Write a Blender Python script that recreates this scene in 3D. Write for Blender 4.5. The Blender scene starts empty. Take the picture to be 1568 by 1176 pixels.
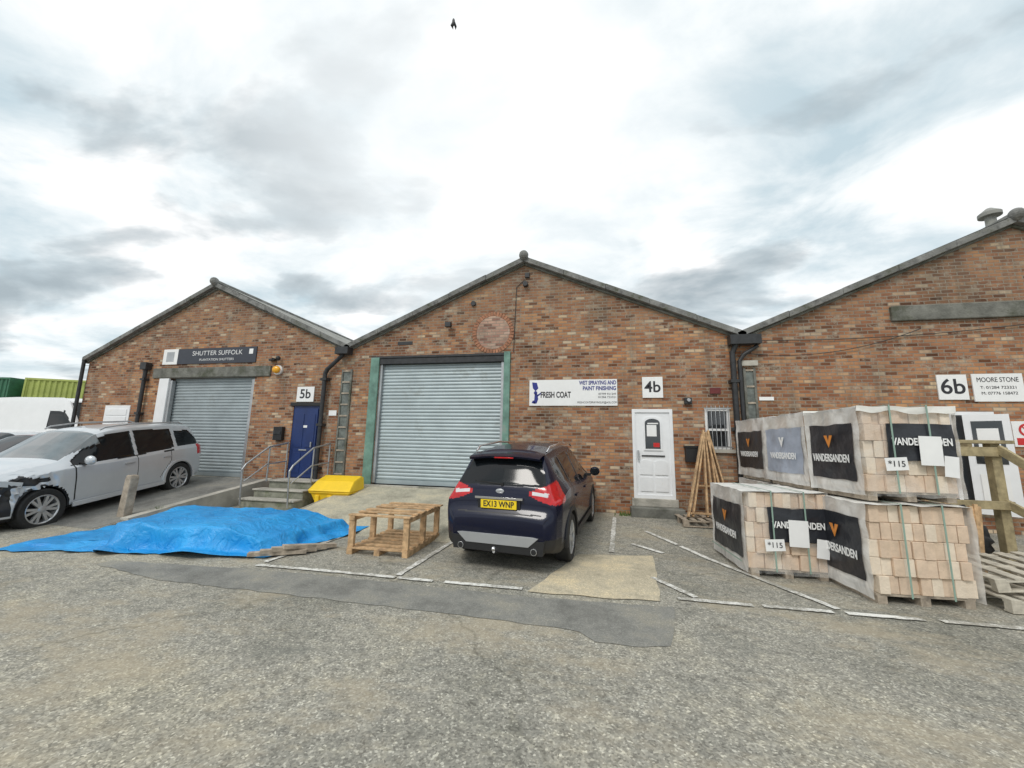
import bpy, math, random
import numpy as np
from mathutils import Matrix, Vector, noise
random.seed(7)
rad=math.radians
scn=bpy.context.scene
scn.view_settings.view_transform='Standard'
try: scn.view_settings.look='None'
except Exception: pass
scn.view_settings.exposure=0
FY=9.7   # facade plane

# ------------------------------------------------------------------ materials
MATS={}
def nt(m):
    m.use_nodes=True; t=m.node_tree; t.nodes.clear()
    o=t.nodes.new('ShaderNodeOutputMaterial'); b=t.nodes.new('ShaderNodeBsdfPrincipled')
    t.links.new(b.outputs[0],o.inputs[0]); return t,b,o
def N(t,k,**kw):
    n=t.nodes.new(k)
    for a,v in kw.items():
        if a.startswith('i_'):
            n.inputs[a[2:].replace('_',' ')].default_value=v
        else: setattr(n,a,v)
    return n
def ramp(t,stops,src=None,interp='LINEAR'):
    r=t.nodes.new('ShaderNodeValToRGB'); e=r.color_ramp.elements; r.color_ramp.interpolation=interp
    while len(e)<len(stops): e.new(0.5)
    for el,(p,c) in zip(e,stops):
        el.position=p; el.color=(*c,1) if len(c)==3 else c
    if src is not None: t.links.new(src,r.inputs[0])
    return r
def mix(t,fac,a,b,mode='MIX'):
    m=t.nodes.new('ShaderNodeMix'); m.data_type='RGBA'; m.blend_type=mode; m.clamp_factor=True
    for s,v in ((m.inputs[0],fac),(m.inputs[6],a),(m.inputs[7],b)):
        if isinstance(v,(int,float)): s.default_value=v
        elif isinstance(v,tuple): s.default_value=(*v,1) if len(v)==3 else v
        else: t.links.new(v,s)
    return m.outputs[2]
def mat(name,col,rough=.7,metal=0,var=.25,scale=3.0,bump=0,bscale=40,dirt=None,coat=0,spec=None):
    if name in MATS: return MATS[name]
    m=bpy.data.materials.new(name); t,b,o=nt(m)
    tc=N(t,'ShaderNodeTexCoord')
    n=N(t,'ShaderNodeTexNoise',i_Scale=scale,i_Detail=3,i_Roughness=.65); t.links.new(tc.outputs['Object'],n.inputs['Vector'])
    lo=tuple(c*(1-var) for c in col); hi=tuple(min(1,c*(1+var)) for c in col)
    r=ramp(t,[(.3,lo),(.7,hi)],n.outputs[0]); c=r.outputs[0]
    if dirt:
        n2=N(t,'ShaderNodeTexNoise',i_Scale=dirt[1],i_Detail=5,i_Roughness=.7); t.links.new(tc.outputs['Object'],n2.inputs['Vector'])
        r2=ramp(t,[(dirt[2],(0,0,0)),(dirt[2]+.15,(1,1,1))],n2.outputs[0])
        c=mix(t,r2.outputs[0],c,dirt[0])
    t.links.new(c,b.inputs['Base Color'])
    b.inputs['Roughness'].default_value=rough; b.inputs['Metallic'].default_value=metal
    if coat: b.inputs['Coat Weight'].default_value=coat; b.inputs['Coat Roughness'].default_value=.04
    if spec is not None: b.inputs['Specular IOR Level'].default_value=spec
    if bump:
        n3=N(t,'ShaderNodeTexNoise',i_Scale=bscale,i_Detail=2); t.links.new(tc.outputs['Object'],n3.inputs['Vector'])
        bp=N(t,'ShaderNodeBump',i_Strength=bump,i_Distance=.02); t.links.new(n3.outputs[0],bp.inputs['Height']); t.links.new(bp.outputs[0],b.inputs['Normal'])
    MATS[name]=m; return m

def brick_mat(name,c1,c2,mort,bloom=.75,stain=.65,pale=(.54,.43,.31)):
    m=bpy.data.materials.new(name); t,b,o=nt(m)
    tc=N(t,'ShaderNodeTexCoord'); s=N(t,'ShaderNodeSeparateXYZ'); t.links.new(tc.outputs['Object'],s.inputs[0])
    ad=N(t,'ShaderNodeMath',operation='ADD'); t.links.new(s.outputs[0],ad.inputs[0]); t.links.new(s.outputs[1],ad.inputs[1])
    c=N(t,'ShaderNodeCombineXYZ'); t.links.new(ad.outputs[0],c.inputs[0]); t.links.new(s.outputs[2],c.inputs[1])
    nw=N(t,'ShaderNodeTexNoise',i_Scale=3.0,i_Detail=1); t.links.new(c.outputs[0],nw.inputs['Vector'])
    ws=N(t,'ShaderNodeVectorMath',operation='SCALE'); ws.inputs['Scale'].default_value=.02; t.links.new(nw.outputs['Color'],ws.inputs[0])
    wa=N(t,'ShaderNodeVectorMath',operation='ADD'); t.links.new(c.outputs[0],wa.inputs[0]); t.links.new(ws.outputs[0],wa.inputs[1])
    V=wa.outputs[0]
    br=N(t,'ShaderNodeTexBrick'); br.offset=.5; t.links.new(V,br.inputs['Vector'])
    br.inputs['Scale'].default_value=1; br.inputs['Brick Width'].default_value=.225; br.inputs['Row Height'].default_value=.078
    br.inputs['Mortar Size'].default_value=.010; br.inputs['Mortar Smooth'].default_value=.35; br.inputs['Bias'].default_value=0
    br.inputs['Color1'].default_value=(0,0,0,1); br.inputs['Color2'].default_value=(1,1,1,1); br.inputs['Mortar'].default_value=(.5,.5,.5,1)
    col=ramp(t,[(0,tuple(x*.4 for x in c1)),(.06,tuple(x*.65 for x in c1)),(.2,c1),(.65,c2),(.9,(c2[0]*1.1,c2[1]*1.2,c2[2]*1.2)),(1,pale)],br.outputs['Color'])
    n1=N(t,'ShaderNodeTexNoise',i_Scale=.55,i_Detail=5,i_Roughness=.7); t.links.new(V,n1.inputs['Vector'])
    r1=ramp(t,[(.34,(.52,.54,.54)),(.48,(1,1,1)),(.64,(1.34,1.30,1.12))],n1.outputs[0])
    cc=mix(t,1.0,col.outputs[0],r1.outputs[0],'MULTIPLY')
    n2=N(t,'ShaderNodeTexNoise',i_Scale=2.4,i_Detail=5,i_Roughness=.8); t.links.new(V,n2.inputs['Vector'])
    r2=ramp(t,[(.53,(0,0,0)),(.66,(bloom,)*3)],n2.outputs[0])
    cc=mix(t,r2.outputs[0],cc,(.44,.38,.29))
    mp=N(t,'ShaderNodeMapping'); mp.inputs['Scale'].default_value=(2.2,.35,1); t.links.new(V,mp.inputs[0])
    n3=N(t,'ShaderNodeTexNoise',i_Scale=1.3,i_Detail=4,i_Roughness=.7); t.links.new(mp.outputs[0],n3.inputs['Vector'])
    r3=ramp(t,[(.51,(0,0,0)),(.70,(stain,)*3)],n3.outputs[0])
    cc=mix(t,r3.outputs[0],cc,(.13,.105,.08))
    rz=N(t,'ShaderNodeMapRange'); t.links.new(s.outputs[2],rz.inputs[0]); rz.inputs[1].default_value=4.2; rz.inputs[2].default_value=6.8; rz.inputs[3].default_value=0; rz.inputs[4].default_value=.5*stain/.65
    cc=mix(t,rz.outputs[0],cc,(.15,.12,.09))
    mm=mix(t,n2.outputs[0],(.11,.095,.075),mort)
    fin=mix(t,br.outputs['Fac'],cc,mm)
    t.links.new(fin,b.inputs['Base Color']); b.inputs['Roughness'].default_value=.9; b.inputs['Specular IOR Level'].default_value=.2
    inv=N(t,'ShaderNodeMath',operation='SUBTRACT'); inv.inputs[0].default_value=1; t.links.new(br.outputs['Fac'],inv.inputs[1])
    bp=N(t,'ShaderNodeBump',i_Strength=.5,i_Distance=.012); t.links.new(inv.outputs[0],bp.inputs['Height']); t.links.new(bp.outputs[0],b.inputs['Normal'])
    MATS[name]=m; return m

BRICK=brick_mat('brick_wall_mat',(.27,.118,.066),(.37,.185,.10),(.42,.365,.29))
BRICK2=brick_mat('brick_infill_mat',(.46,.26,.20),(.52,.33,.25),(.46,.38,.3),bloom=0,stain=0,pale=(.54,.38,.3))
CONC=mat('concrete_mat',(.42,.40,.35),.9,var=.25,scale=2.5,bump=.4,bscale=30,dirt=((.17,.17,.14),1.2,.52))
CONCD=mat('dark_concrete_mat',(.165,.165,.145),.9,var=.4,scale=3,bump=.5,bscale=25,dirt=((.08,.085,.06),1.7,.5))
VERGE=mat('roof_verge_mat',(.20,.20,.19),.9,var=.5,scale=6,bump=.5,bscale=30,dirt=((.08,.085,.06),3,.52))
ROOF=mat('fibre_cement_roof_mat',(.30,.30,.28),.9,var=.35,scale=3,bump=.3,dirt=((.14,.15,.1),1.5,.55))
BLACKP=mat('black_plastic_mat',(.015,.015,.016),.5,var=.2)
IRON=mat('black_iron_mat',(.025,.026,.028),.5,var=.4,scale=8)
WHITE=mat('white_upvc_mat',(.82,.83,.84),.35,var=.04,dirt=((.68,.66,.6),3,.62))
SIGNW=mat('white_sign_mat',(.84,.84,.83),.4,var=.04)
SIGNG=mat('charcoal_sign_mat',(.035,.04,.055),.45,var=.1)
SHUT=mat('galvanised_shutter_mat',(.37,.43,.445),.45,.25,var=.10,scale=2.0,dirt=((.27,.30,.29),1.5,.58))
SHUT2=mat('grey_shutter_mat',(.32,.365,.38),.5,.25,var=.12,scale=2.0,dirt=((.24,.26,.255),1.5,.58))
GREENF=mat('green_painted_steel_mat',(.14,.26,.21),.6,var=.3,scale=4,dirt=((.25,.27,.24),4,.6))
NAVY=mat('navy_door_mat',(.012,.032,.13),.4,var=.15)
GLASS=mat('window_glass_mat',(.02,.025,.03),.06,var=.1,spec=.9)
GLASSG=mat('dusty_side_light_glass_mat',(.14,.155,.14),.3,var=.5,scale=6)
GALV=mat('galvanised_steel_mat',(.45,.46,.47),.4,.7,var=.2)
WOOD=mat('pine_timber_mat',(.50,.33,.18),.8,var=.4,scale=9,bump=.3,dirt=((.28,.18,.11),3,.58))
WOODG=mat('weathered_timber_mat',(.38,.32,.25),.85,var=.35,scale=8,bump=.3,dirt=((.18,.15,.12),3,.55))
YEL=mat('yellow_plastic_mat',(.88,.58,.02),.45,var=.08,dirt=((.6,.42,.1),5,.66))
REDM=mat('red_mat',(.55,.02,.02),.4,var=.1)
AMBER=mat('amber_mat',(.85,.40,.02),.3,var=.1)
BLUEI=mat('blue_ink_mat',(.02,.03,.22),.5,var=.1)
INK=mat('black_ink_mat',(.02,.02,.025),.5,var=.1)
LTEXT=mat('pale_lettering_mat',(.7,.7,.7),.5,var=.05)

# ------------------------------------------------------------------ builder
class MB:
    def __init__(s): s.v=[]; s.f=[]; s.m=[]; s.mats=[]
    def mi(s,m):
        if m not in s.mats: s.mats.append(m)
        return s.mats.index(m)
    def add(s,vs,fs,m):
        k=len(s.v); s.v+= [tuple(v) for v in vs]; i=s.mi(m)
        for f in fs: s.f.append(tuple(a+k for a in f)); s.m.append(i)
    def box(s,x0,x1,y0,y1,z0,z1,m,M=None):
        vs=[Vector((x,y,z)) for z in (z0,z1) for x,y in ((x0,y0),(x1,y0),(x1,y1),(x0,y1))]
        if M is not None: vs=[M@v for v in vs]
        s.add(vs,[(0,3,2,1),(4,5,6,7),(0,1,5,4),(1,2,6,5),(2,3,7,6),(3,0,4,7)],m)
    def beam(s,p0,p1,w,h,m,up=(0,0,1)):
        p0=Vector(p0);p1=Vector(p1);d=(p1-p0);L=d.length;d.normalize()
        u=Vector(up); 
        if abs(d.dot(u))>.98: u=Vector((0,1,0))
        a=d.cross(u).normalized(); b=a.cross(d)
        M=Matrix((d,a,b)).transposed().to_4x4(); M.translation=p0
        s.box(0,L,-w/2,w/2,-h/2,h/2,m,M)
    def cyl(s,p0,p1,r,m,n=14,r2=None):
        p0=Vector(p0);p1=Vector(p1);d=(p1-p0).normalized(); r2=r if r2 is None else r2
        u=Vector((0,0,1)) if abs(d.z)<.9 else Vector((1,0,0))
        a=d.cross(u).normalized(); b=d.cross(a)
        vs=[];
        for p,q in ((p0,r),(p1,r2)):
            for i in range(n):
                t=2*math.pi*i/n; vs.append(p+a*math.cos(t)*q+b*math.sin(t)*q)
        fs=[(i,(i+1)%n,n+(i+1)%n,n+i) for i in range(n)]+[tuple(range(n))[::-1],tuple(range(n,2*n))]
        s.add(vs,fs,m)
    def tube(s,pts,r,m,n=10):
        for a,b in zip(pts[:-1],pts[1:]): s.cyl(a,b,r,m,n)
        for p in pts[1:-1]: s.sphere(p,r*1.02,m,8,6)
    def sphere(s,c,r,m,nu=12,nv=8,sc=(1,1,1),wob=0):
        vs=[];fs=[]
        for j in range(nv+1):
            ph=math.pi*j/nv
            for i in range(nu):
                t=2*math.pi*i/nu; d=Vector((math.sin(ph)*math.cos(t),math.sin(ph)*math.sin(t),math.cos(ph)))
                k=r*(1+wob*noise.noise(d*2.2+Vector(c))+wob*.6*noise.noise(d*6+Vector(c)))
                vs.append((c[0]+k*sc[0]*d.x,c[1]+k*sc[1]*d.y,c[2]+k*sc[2]*d.z))
        for j in range(nv):
            for i in range(nu): fs.append((j*nu+i,j*nu+(i+1)%nu,(j+1)*nu+(i+1)%nu,(j+1)*nu+i))
        s.add(vs,fs,m)
    def prism(s,poly,y0,y1,m,ax='y'):
        n=len(poly)
        def P(a,b,c): return {'y':(a,c,b),'z':(a,b,c),'x':(c,a,b)}[ax]
        vs=[P(a,b,y0) for a,b in poly]+[P(a,b,y1) for a,b in poly]
        s.add(vs,[tuple(range(n)),tuple(range(n,2*n))[::-1]]+[(i,i+n,(i+1)%n+n,(i+1)%n) for i in range(n)],m)
    def lathe(s,prof,m,M,n=32,closed=True):
        k=len(prof); vs=[]
        for i in range(n):
            t=2*math.pi*i/n
            for r,a in prof: vs.append(M@Vector((r*math.cos(t),a,r*math.sin(t))))
        fs=[]
        for i in range(n):
            j=(i+1)%n
            for q in range(k-1): fs.append((i*k+q,i*k+q+1,j*k+q+1,j*k+q))
        s.add(vs,fs,m)
    def grid(s,fn,nu,nv,m):
        vs=[fn(i/nu,j/nv) for j in range(nv+1) for i in range(nu+1)]
        fs=[(j*(nu+1)+i,j*(nu+1)+i+1,(j+1)*(nu+1)+i+1,(j+1)*(nu+1)+i) for j in range(nv) for i in range(nu)]
        s.add(vs,fs,m)
    def done(s,name,parent=None,smooth=False,bevel=0,M=None,fixn=True,angle=40):
        me=bpy.data.meshes.new(name); me.from_pydata(s.v,[],s.f)
        for m in s.mats: me.materials.append(m)
        me.polygons.foreach_set('material_index',s.m)
        if fixn:
            import bmesh
            bm=bmesh.new(); bm.from_mesh(me); bmesh.ops.recalc_face_normals(bm,faces=bm.faces); bm.to_mesh(me); bm.free()
        if smooth:
            me.polygons.foreach_set('use_smooth',[True]*len(me.polygons))
            try: me.set_sharp_from_angle(angle=rad(angle))
            except Exception: pass
        ob=bpy.data.objects.new(name,me); scn.collection.objects.link(ob)
        if bevel:
            b=ob.modifiers.new('bev','BEVEL'); b.width=bevel; b.segments=2; b.limit_method='ANGLE'
        if M is not None: ob.matrix_world=M
        if parent is not None: ob.parent=parent
        return ob
def empty(name,loc=(0,0,0),M=None):
    e=bpy.data.objects.new(name,None); scn.collection.objects.link(e); e.empty_display_size=.3
    if M is not None: e.matrix_world=M
    else: e.location=loc
    return e
def text(s,x,y,z,h,m,parent=None,name='lettering',width=None,align='CENTER',M=None,bold=0):
    cu=bpy.data.curves.new(name,'FONT'); cu.body=s; cu.size=h/.72; cu.align_x=align; cu.align_y='CENTER'; cu.extrude=.0015; cu.offset=bold
    ob=bpy.data.objects.new(name,cu); scn.collection.objects.link(ob); cu.materials.append(m)
    L=Matrix.Translation((x,y,z))@Matrix.Rotation(rad(90),4,'X')
    if M is not None: L=M@L
    if width:
        bpy.context.view_layer.update(); k=width/max(ob.dimensions.x,.001)
        L=L@Matrix.Diagonal((k,1,1,1))
    ob.matrix_local=L
    if parent is not None: ob.parent=parent
    return ob

# ------------------------------------------------------------------ ground
def cl(x,a=0.,b=1.): return max(a,min(b,x))
def sm(x): x=cl(x); return x*x*(3-2*x)
def H(x,y):
    if x<-9.0: h=cl((y-5.67)/4.03)*.57
    else:
        hb=cl((y-6.7)/3.0)*.52
        hr=cl((y-6.8)/2.9)*.15
        hl=cl((y-8.0)/2)*.06
        a=sm((x+6.75)/.35); b=sm((x+2.1)/1.4)
        h=hl*(1-a)+a*(hb*(1-b)+hr*b)
    return h+.012*noise.noise(Vector((x*.5,y*.5,0)))*sm((6-abs(y-2))/4)
xs=[-900,-400,-200,-120,-80,-60,-45,-36,-30,-26]+[round(-23+.25*i,3) for i in range(56)]+[-9.001]+[round(-8.99+.25*i,3) for i in range(90)]+[14.5,16,18,21,26,35,50,80,140,300,900]
ys=[-500,-200,-80,-40,-25,-16,-11,-8]+[round(-6+.25*i,3) for i in range(68)]+[11.5,13,16,20,26,35,50,80,140,300,600,1500]
xs=sorted(set(xs)); ys=sorted(set(ys))
def ground_material():
    m=bpy.data.materials.new('worn_asphalt_mat'); t,b,o=nt(m)
    tc=N(t,'ShaderNodeTexCoord'); V=tc.outputs['Object']
    v1=N(t,'ShaderNodeTexVoronoi',i_Scale=78.0); t.links.new(V,v1.inputs['Vector'])
    s=N(t,'ShaderNodeSeparateColor'); t.links.new(v1.outputs['Color'],s.inputs[0])
    r=ramp(t,[(0,(.19,.18,.155)),(.3,(.27,.26,.225)),(.75,(.34,.325,.28)),(.93,(.44,.42,.36)),(1,(.60,.58,.5))],s.outputs[0])
    nb=N(t,'ShaderNodeTexNoise',i_Scale=.35,i_Detail=5,i_Roughness=.7); t.links.new(V,nb.inputs['Vector'])
    r1=ramp(t,[(.36,(.72,.73,.72)),(.5,(1,1,1)),(.66,(1.20,1.16,1.06))],nb.outputs[0])
    c=mix(t,1.0,r.outputs[0],r1.outputs[0],'MULTIPLY')
    nm=N(t,'ShaderNodeTexNoise',i_Scale=9.,i_Detail=5,i_Roughness=.8); t.links.new(V,nm.inputs['Vector'])
    r2=ramp(t,[(.36,(.68,.68,.67)),(.5,(1,1,1)),(.64,(1.2,1.18,1.12))],nm.outputs[0])
    c=mix(t,.9,c,r2.outputs[0],'MULTIPLY')
    n5=N(t,'ShaderNodeTexNoise',i_Scale=.6,i_Detail=5,i_Roughness=.75); 
    mp=N(t,'ShaderNodeMapping'); mp.inputs['Location'].default_value=(13,4,0); mp.inputs['Scale'].default_value=(1,1.8,1); t.links.new(V,mp.inputs[0]); t.links.new(mp.outputs[0],n5.inputs['Vector'])
    r5=ramp(t,[(.50,(0,0,0)),(.64,(.55,.55,.55))],n5.outputs[0]); c=mix(t,r5.outputs[0],c,(.41,.35,.25))
    r6=ramp(t,[(.32,(.4,.4,.4)),(.42,(0,0,0))],n5.outputs[0]); c=mix(t,r6.outputs[0],c,(.15,.155,.14))
    nd=N(t,'ShaderNodeTexNoise',i_Scale=1.5,i_Detail=3); t.links.new(V,nd.inputs['Vector'])
    vm=N(t,'ShaderNodeVectorMath',operation='MULTIPLY_ADD'); t.links.new(nd.outputs['Color'],vm.inputs[0]); vm.inputs[1].default_value=(.9,.9,.9); t.links.new(V,vm.inputs[2])
    vc=N(t,'ShaderNodeTexVoronoi',feature='DISTANCE_TO_EDGE',i_Scale=.28); t.links.new(vm.outputs[0],vc.inputs['Vector'])
    rc=ramp(t,[(0,(.6,.6,.58)),(.003,(.75,.75,.73)),(.008,(1,1,1))],vc.outputs['Distance'])
    c=mix(t,.7,c,rc.outputs[0],'MULTIPLY')
    t.links.new(c,b.inputs['Base Color']); b.inputs['Roughness'].default_value=.92; b.inputs['Specular IOR Level'].default_value=.25
    bp=N(t,'ShaderNodeBump',i_Strength=.35,i_Distance=.008); t.links.new(s.outputs[1],bp.inputs['Height']); t.links.new(bp.outputs[0],b.inputs['Normal'])
    return m
ASPH=ground_material()
def smooth_asph(name,base,sc=120):
    m=bpy.data.materials.new(name); t,b,o=nt(m); tc=N(t,'ShaderNodeTexCoord'); V=tc.outputs['Object']
    v1=N(t,'ShaderNodeTexVoronoi',i_Scale=sc); t.links.new(V,v1.inputs['Vector']); s=N(t,'ShaderNodeSeparateColor'); t.links.new(v1.outputs['Color'],s.inputs[0])
    r=ramp(t,[(0,tuple(x*.82 for x in base)),(.8,tuple(x*1.08 for x in base)),(1,tuple(x*1.4 for x in base))],s.outputs[0])
    nb=N(t,'ShaderNodeTexNoise',i_Scale=1.3,i_Detail=6,i_Roughness=.72); t.links.new(V,nb.inputs['Vector'])
    r1=ramp(t,[(.32,(.62,.62,.62)),(.5,(1,1,1)),(.68,(1.35,1.28,1.15))],nb.outputs[0])
    c=mix(t,1.0,r.outputs[0],r1.outputs[0],'MULTIPLY'); t.links.new(c,b.inputs['Base Color']); b.inputs['Roughness'].default_value=.9
    bp=N(t,'ShaderNodeBump',i_Strength=.25,i_Distance=.008); t.links.new(s.outputs[1],bp.inputs['Height']); t.links.new(bp.outputs[0],b.inputs['Normal'])
    return m
STRIP=smooth_asph('tarmac_strip_mat',(.225,.222,.20)); CPATCH=smooth_asph('concrete_patch_mat',(.50,.44,.32),90); RAMPM=smooth_asph('ramp_concrete_mat',(.43,.40,.31),80); RAMPD=smooth_asph('ramp_asphalt_mat',(.21,.207,.19),90)
g=MB(); nx,ny=len(xs),len(ys)
g.add([(x,y,H(x,y)) for y in ys for x in xs],[(j*nx+i,j*nx+i+1,(j+1)*nx+i+1,(j+1)*nx+i) for j in range(ny-1) for i in range(nx-1)],ASPH)
g.done('ground',smooth=True,fixn=False,angle=50)

def sheet(name,c,m,nu=40,nv=20,dz=.006,wob=.03,parent=None):
    a,b_,c_,d=[Vector((p[0],p[1])) for p in c]
    def fn(u,v):
        p=(a*(1-u)+b_*u)*(1-v)+(d*(1-u)+c_*u)*v
        if u in(0,1) or v in (0,1):
            p=p+Vector((noise.noise(Vector((p.x*3,p.y*3,1))),noise.noise(Vector((p.x*3,p.y*3,5)))))*wob
        return (p.x,p.y,H(p.x,p.y)+dz)
    k=MB(); k.grid(fn,nu,nv,m); return k.done(name,parent,smooth=True,fixn=False)
def strip(name,top,bot,m,dz):
    x0=max(top[0][0],bot[0][0]); x1=min(top[-1][0],bot[-1][0])
    def fn(u,v):
        x=x0+(x1-x0)*u
        yb=np.interp(x,[p[0] for p in bot],[p[1] for p in bot]); yt=np.interp(x,[p[0] for p in top],[p[1] for p in top])
        y=yb+(yt-yb)*v+.03*noise.noise(Vector((x*4,v*3,0)))
        return (x,float(y),H(x,y)+dz)
    k=MB(); k.grid(fn,160,6,m); k.done(name,smooth=True,fixn=False)
strip('tarmac_repair_strip',[(-6.5,4.4),(-4.4,4.62),(-2.4,4.62),(-.8,4.6),(.83,4.72)],[(-6.5,4.22),(-5.2,4.0),(-3.7,3.98),(-1.35,3.97),(-.14,3.93),(.02,3.74),(.3,3.76),(.64,3.83),(.72,4.1),(.83,4.6)],STRIP,.005)
sheet('concrete_patch',[(-.75,4.75),(.72,4.83),(.91,6.71),(-.23,6.5)],CPATCH,dz=.010)
sheet('concrete_ramp',[(-6.3,6.6),(-1.9,6.6),(-1.9,9.68),(-6.3,9.68)],RAMPM,dz=.006)
sheet('asphalt_ramp',[(-15.5,5.9),(-9.05,5.7),(-9.05,9.68),(-15.5,9.68)],RAMPD,dz=.006)

def paint_mat():
    m=bpy.data.materials.new('worn_line_paint_mat'); t,b,o=nt(m); tc=N(t,'ShaderNodeTexCoord'); V=tc.outputs['Object']
    n=N(t,'ShaderNodeTexNoise',i_Scale=14,i_Detail=6,i_Roughness=.85); t.links.new(V,n.inputs['Vector'])
    n2=N(t,'ShaderNodeTexNoise',i_Scale=1.1,i_Detail=3); t.links.new(V,n2.inputs['Vector'])
    a=N(t,'ShaderNodeMath',operation='MULTIPLY_ADD'); t.links.new(n2.outputs[0],a.inputs[0]); a.inputs[1].default_value=.55; t.links.new(n.outputs[0],a.inputs[2])
    r=ramp(t,[(.71,(.80,.79,.74)),(.86,(.34,.325,.28))],a.outputs[0]); t.links.new(r.outputs[0],b.inputs['Base Color']); b.inputs['Roughness'].default_value=.8
    return m
PAINT=paint_mat()
k=MB()
def pline(p,q,w=.08,m=None,dz=.014,k=k):
    p=Vector(p);q=Vector(q);d=q-p;L=d.length;d.normalize();nn=Vector((-d.y,d.x)); n=max(2,int(L/.05))
    def fn(u,v):
        c=p+d*L*u+nn*(v-.5)*(w+.3*w*noise.noise(Vector((u*L*11,v*9,p.x))))
        return (c.x,c.y,H(c.x,c.y)+dz)
    k.grid(fn,n,1,m or PAINT)
for a,b_ in [((-4.5,4.76),(-2.45,4.78)),((-2.42,4.78),(-1.95,4.78)),((-1.8,4.79),(-.83,4.81)),((.93,4.97),(1.7,4.97)),((1.8,4.98),(2.48,5.0)),((2.6,5.0),(3.3,5.02)),((3.45,5.02),(4.3,5.04)),((4.4,5.04),(6.5,5.08)),
    ((-2.38,6.9),(-2.46,4.86)),((.47,9.2),(.29,6.75)),((1.0,8.2),(1.42,7.43)),((1.46,7.35),(2.58,5.1)),((.75,5.65),(1.14,5.05)),((-4.4,6.4),(-4.5,4.9)),((.65,7.3),(1.1,6.9))]:
    pline(a,b_)
k.done('parking_lines',fixn=False)

# ------------------------------------------------------------------ buildings
def facade(b,x0,x1,px,ze0,zp,ze1,ops,m,y=FY):
    X=sorted(set([x0,x1,px]+[o[0] for o in ops]+[o[1] for o in ops]))
    top=lambda x: ze0+(zp-ze0)*(x-x0)/(px-x0) if x<=px else zp+(ze1-zp)*(x-px)/(x1-px)
    for a,c in zip(X[:-1],X[1:]):
        mid=(a+c)/2; oo=sorted([o for o in ops if o[0]<=mid<=o[1]],key=lambda o:o[2]); z=-.4
        for o in oo:
            b.add([(a,y,z),(c,y,z),(c,y,o[2]),(a,y,o[2])],[(0,1,2,3)],m); z=o[3]
        b.add([(a,y,z),(c,y,z),(c,y,top(c)),(a,y,top(a))],[(0,1,2,3)],m)
    for o in ops:
        d=.28
        b.add([(o[0],y,o[2]),(o[0],y+d,o[2]),(o[0],y+d,o[3]),(o[0],y,o[3])],[(0,1,2,3)],m)
        b.add([(o[1],y,o[2]),(o[1],y+d,o[2]),(o[1],y+d,o[3]),(o[1],y,o[3])],[(3,2,1,0)],m)
        b.add([(o[0],y,o[3]),(o[1],y,o[3]),(o[1],y+d,o[3]),(o[0],y+d,o[3])],[(0,3,2,1)],CONC)
        b.add([(o[0],y,o[2]),(o[1],y,o[2]),(o[1],y+d,o[2]),(o[0],y+d,o[2])],[(0,1,2,3)],CONC)
        b.add([(o[0],y+d,o[2]),(o[1],y+d,o[2]),(o[1],y+d,o[3]),(o[0],y+d,o[3])],[(0,1,2,3)],BLACKP)
DEP=17
def building(name,x0,x1,px,ze0,zp,ze1,ops):
    e=empty(name)
    b=MB(); facade(b,x0,x1,px,ze0,zp,ze1,ops,BRICK)
    Y2=FY+DEP
    b.add([(x0,FY,-.4),(x0,Y2,-.4),(x0,Y2,ze0),(x0,FY,ze0)],[(0,3,2,1)],BRICK)
    b.add([(x1,FY,-.4),(x1,Y2,-.4),(x1,Y2,ze1),(x1,FY,ze1)],[(0,1,2,3)],BRICK)
    b.add([(x0,Y2,-.4),(x1,Y2,-.4),(x1,Y2,ze1),(px,Y2,zp),(x0,Y2,ze0)],[(4,3,2,1,0)],BRICK)
    b.done('walls',e,fixn=False)
    r=MB()
    for xa,za,s in ((x0,ze0,-1),(x1,ze1,1)):
        ex=xa+s*.12; ez=za-(zp-za)/abs(px-xa)*.12+.03
        nu=8*120
        def fn(u,v):
            y=FY-.1+(DEP+.2)*u; w=.028*math.cos(u*(DEP+.2)/.15*2*math.pi)
            return (ex+(px-ex)*v,y,ez+(zp+.06-ez)*v+w+.05)
        r.grid(fn,nu,1,ROOF)
    r.done('roof_sheets',e,smooth=True,fixn=False,angle=80)
    v=MB()
    for xa,za,s in ((x0,ze0,-1),(x1,ze1,1)):
        ex=xa+s*.1; sl=(zp-za)/abs(px-xa); ez=za-sl*.1
        n=5
        for i in range(n):
            t0=i/n; t1=(i+1)/n-.001
            P=lambda t,dz:(ex+(px-ex)*t,ez+(zp-ez)*t+dz)
            j=random.uniform(-.008,.008)
            a0,a1,b1,b0=P(t0,-.03+j),P(t1,-.03+j),P(t1,.115+j),P(t0,.115+j)
            v.prism([a0,a1,b1,b0],FY-.16-.004*(i%2),FY-.02+.06,VERGE)
        P=lambda t,dz:(ex+(px-ex)*t,ez+(zp-ez)*t+dz)
        v.prism([P(0,-.09),P(1,-.09),P(1,-.032),P(0,-.032)],FY-.05,FY+.04,CONCD)
    v.cyl((px,FY-.2,zp+.1),(px,FY+DEP,zp+.1),.11,VERGE,12)
    v.sphere((px,FY-.17,zp+.13),.13,VERGE,10,8)
    v.done('roof_verge',e,bevel=.01)
    return e
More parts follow.
